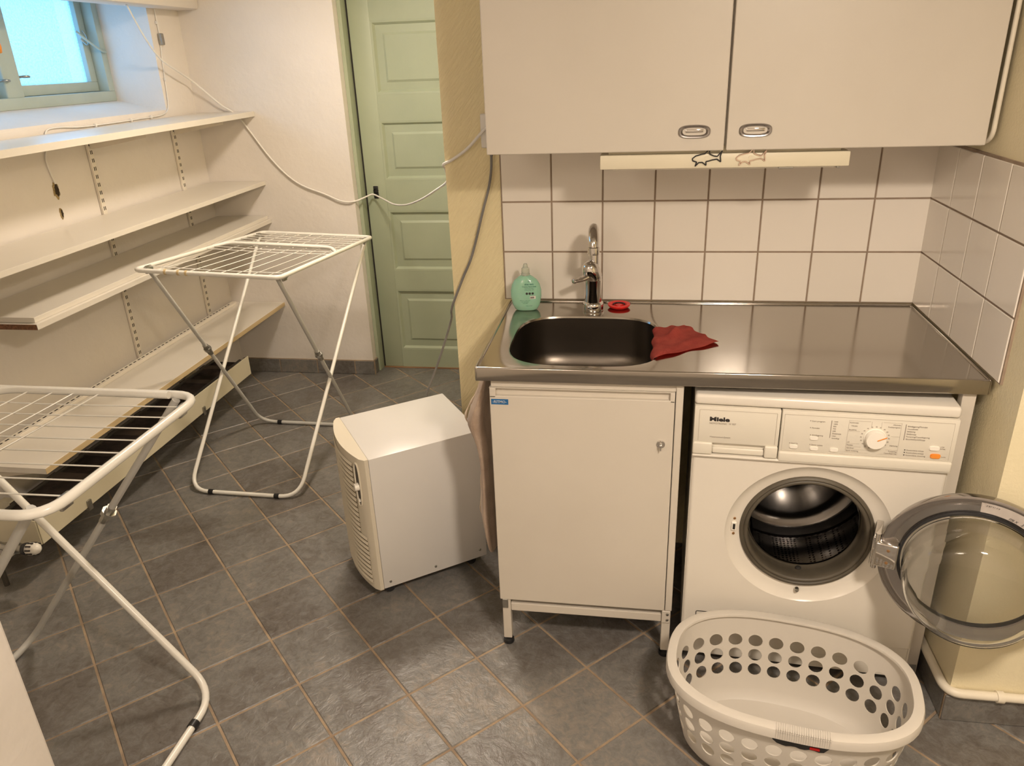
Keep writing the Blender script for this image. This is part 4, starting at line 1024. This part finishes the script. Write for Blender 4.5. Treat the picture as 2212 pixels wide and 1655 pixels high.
for sy_ in (-1,):
    b = BM()
    for k in range(24):
        x = -.026 + .108 * k / 23; yy = sy_ * (RB + .0125) * (1 - abs(x / (RA + .0125)) ** EX) ** (1 / EX); y2 = sy_ * (RB - .010) * (1 - abs(x / (RA - .010)) ** EX) ** (1 / EX)
        box(b, (x - .0013, min(yy + sy_ * .0010, yy - sy_ * .004), HB - .020), (x + .0013, max(yy, yy + sy_ * .0004), HB + .002), 0)
        box(b, (x - .0013, min(yy, y2), HB + .002), (x + .0013, max(yy, y2), HB + .0053), 0)
    o = obj('grip_ridges', b, 'basket', rim); o['kind'] = 'stuff'
b = BM(); va = []
for k in range(13):
    x = -.032 + .116 * k / 12; a, c = bw(0, .215); y = -(c + .0015) * (1 - abs(x / a) ** EX) ** (1 / EX); hh = .196 + .002 * math.sin(k * 1.7)
    va.append((b.verts.new((x, y, HB - .012)), b.verts.new((x, y + .0012, hh + (.010 if k in (0, 12) else 0)))))
for A, B in zip(va, va[1:]): b.faces.new((A[0], B[0], B[1], A[1]))
st_ = obj('dark_sticker', b, 'black', t, smooth=60, label='torn black sticker with a red mark')
b = BM(); x = .055; a, c = bw(0, .206); y = -(c + .0022) * (1 - abs(x / a) ** EX) ** (1 / EX); box(b, (x - .010, y - .0010, .2005), (x + .010, y + .001, .2065)); obj('red_mark', b, 'red', st_)

# ------------------------------------------------------------------ drying racks
def rack(name, label, center, rot, W2, L2, feet, wires_long, wires_cross, tops, midbar=None, rad=.035, greyleg=True, tr=.0085, joint_t=.45, extra=None):
    """centre/rot give the top frame; feet: list of two U loops [(floorA, floorB), ...] in world coordinates"""
    t = thing(name, label, 'drying rack', center, rot=rot, group='white drying racks')
    bpy.context.view_layer.update(); Mi = t.matrix_world.inverted()
    w, l = W2 / 2, L2 / 2
    fr = fillet([(-w, -l, 0), (w, -l, 0), (w, l, 0), (-w, l, 0)], rad, 6, closed=True)
    b = BM(); tube(b, fr, tr, closed=True, seg=12); f_ = obj('top_frame', b, 'rack', t, smooth=60)
    if midbar is not None:
        b = BM(); tube(b, fillet([(-w, midbar - .06, .002), (-w + .045, midbar, .012), (w - .045, midbar, .012), (w, midbar - .06, .002)], .03, 5), tr * .9, seg=10); obj('middle_bar', b, 'rack', t, smooth=60)
    for i, (p, q) in enumerate(wires_long + wires_cross):
        p = Vector(p); q = Vector(q); mid = (p + q) / 2 - Vector((0, 0, (p - q).length * .006))
        b = BM(); tube(b, catmull([p, mid, q], 4), .0017, seg=6); obj('wire', b, 'rack', t, smooth=60)
    for k, (pa, pb, mt_) in enumerate(feet):
        ta, tb = tops[k]; A = Mi @ Vector(pa); B = Mi @ Vector(pb); TA = Vector(ta); TB = Vector(tb)
        b = BM(); tube(b, fillet([TA, A, B, TB], .085, 8), tr * .95, seg=12)
        lg_ = obj('leg_loop', b, mt_, t, smooth=60)
        for f2 in (.20, .80):
            c0 = A.lerp(B, f2); dd = (B - A).normalized() * .010
            b = BM(); tube(b, [c0 - dd, c0 + dd], tr * 1.25, seg=12); obj('rubber_foot', b, 'black', lg_, smooth=40)
        if k == 1:
            for (T1, F1) in ((TA, A), (TB, B)):
                c0 = T1.lerp(F1, joint_t); dd = (F1 - T1).normalized()
                b = BM(); tube(b, [c0 - dd * .028, c0 + dd * .030], tr * 1.5, seg=8, flat=.8); tube(b, [c0 - dd * .010 + Vector((0, 0, .0)), c0 + dd * .004], tr * 1.9, seg=8)
                obj('folding_joint', b, 'metal', lg_, smooth=40)
    for sx_ in (-1, 1):
        for sy_ in (-1, 1):
            b = BM(); tube(b, [(sx_ * (w - .012), sy_ * (l - .05), -.006), (sx_ * (w - .012), sy_ * (l - .085), -.006)], .011, seg=8); box(b, (sx_ * (w - .012) - .004, sy_ * (l - .07) - .016, -.024), (sx_ * (w - .012) + .004, sy_ * (l - .07) + .016, .006), .002); obj('hinge', b, 'metal', t, smooth=40)
    return t
# far rack (stands before the shelves)
w, l = .275, .514
wl = [((x, -l, 0), (x, l, 0)) for x in [-.20, -.14, -.08, -.02, .04, .10, .16, .22]]
wc = [((-w, y, .003), (w, y, .003)) for y in [-.02, .04, .10, .16, .22, .28, .34, .40, .46]] + [((-w, -.44, .003), (w, -.44, .003))]
rk = rack('drying_rack', 'white folding clothes drying rack standing open before the far shelves', (-2.323, .638, .887), (-.081, .049, .009), .55, 1.028,
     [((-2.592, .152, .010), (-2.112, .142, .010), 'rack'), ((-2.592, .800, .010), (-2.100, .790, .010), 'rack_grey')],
     wl, wc, [((-.262, .455, -.008), (.262, .455, -.008)), ((-.245, -.465, -.010), (.245, -.465, -.010))], midbar=.10)
for x in (-.155, -.105, -.075):
    b = BM(); tube(b, [(x, -l - .001, 0), (x + .008, -l - .001, 0)], .0098, seg=10); obj('cord_clamp', b, 'birch', rk, smooth=50, label='small yellowed wire clamp')
# near rack (left foreground)
w, l = .405, .275
wl = [((-w, y, 0), (w, y, 0)) for y in [.205, .147, .089, .031, -.027, -.085, -.143, -.201]]
wc = [((x, l - .03, .012), (x - .05, -l, .012)) for x in [.155, .085, .025, -.045, -.115, -.185]]
rk = rack('drying_rack', 'white folding clothes drying rack cut off by the left edge, nearest the camera', (-2.275, -.995, .850), (0, 0, 0), .81, .55,
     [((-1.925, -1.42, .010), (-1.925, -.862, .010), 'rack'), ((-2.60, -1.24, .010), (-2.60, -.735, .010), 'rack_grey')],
     wl, wc, [((-.34, -.24, -.006), (-.34, .205, -.006)), ((.345, -.235, -.010), (.345, .262, -.008))], rad=.07, tr=.0105, joint_t=.42)
b = BM(); tube(b, fillet([(.34, l - .030, .012), (-.12, l - .030, .014), (-.19, l - .12, .014), (-.19, -.24, .012)], .05, 6), .0095, seg=12); obj('wing_frame', b, 'rack', rk, smooth=60)
for k in range(3):
    b = BM(); tube(b, [(-.03 - .022 * k + .016 * math.cos(a), -.262 + .006 * math.sin(2 * a), .018 + .016 * math.sin(a)) for a in [2 * PI * i / 16 for i in range(16)]], .0035, closed=True, seg=6); obj('cord_loop', b, 'greycord', rk, smooth=60)
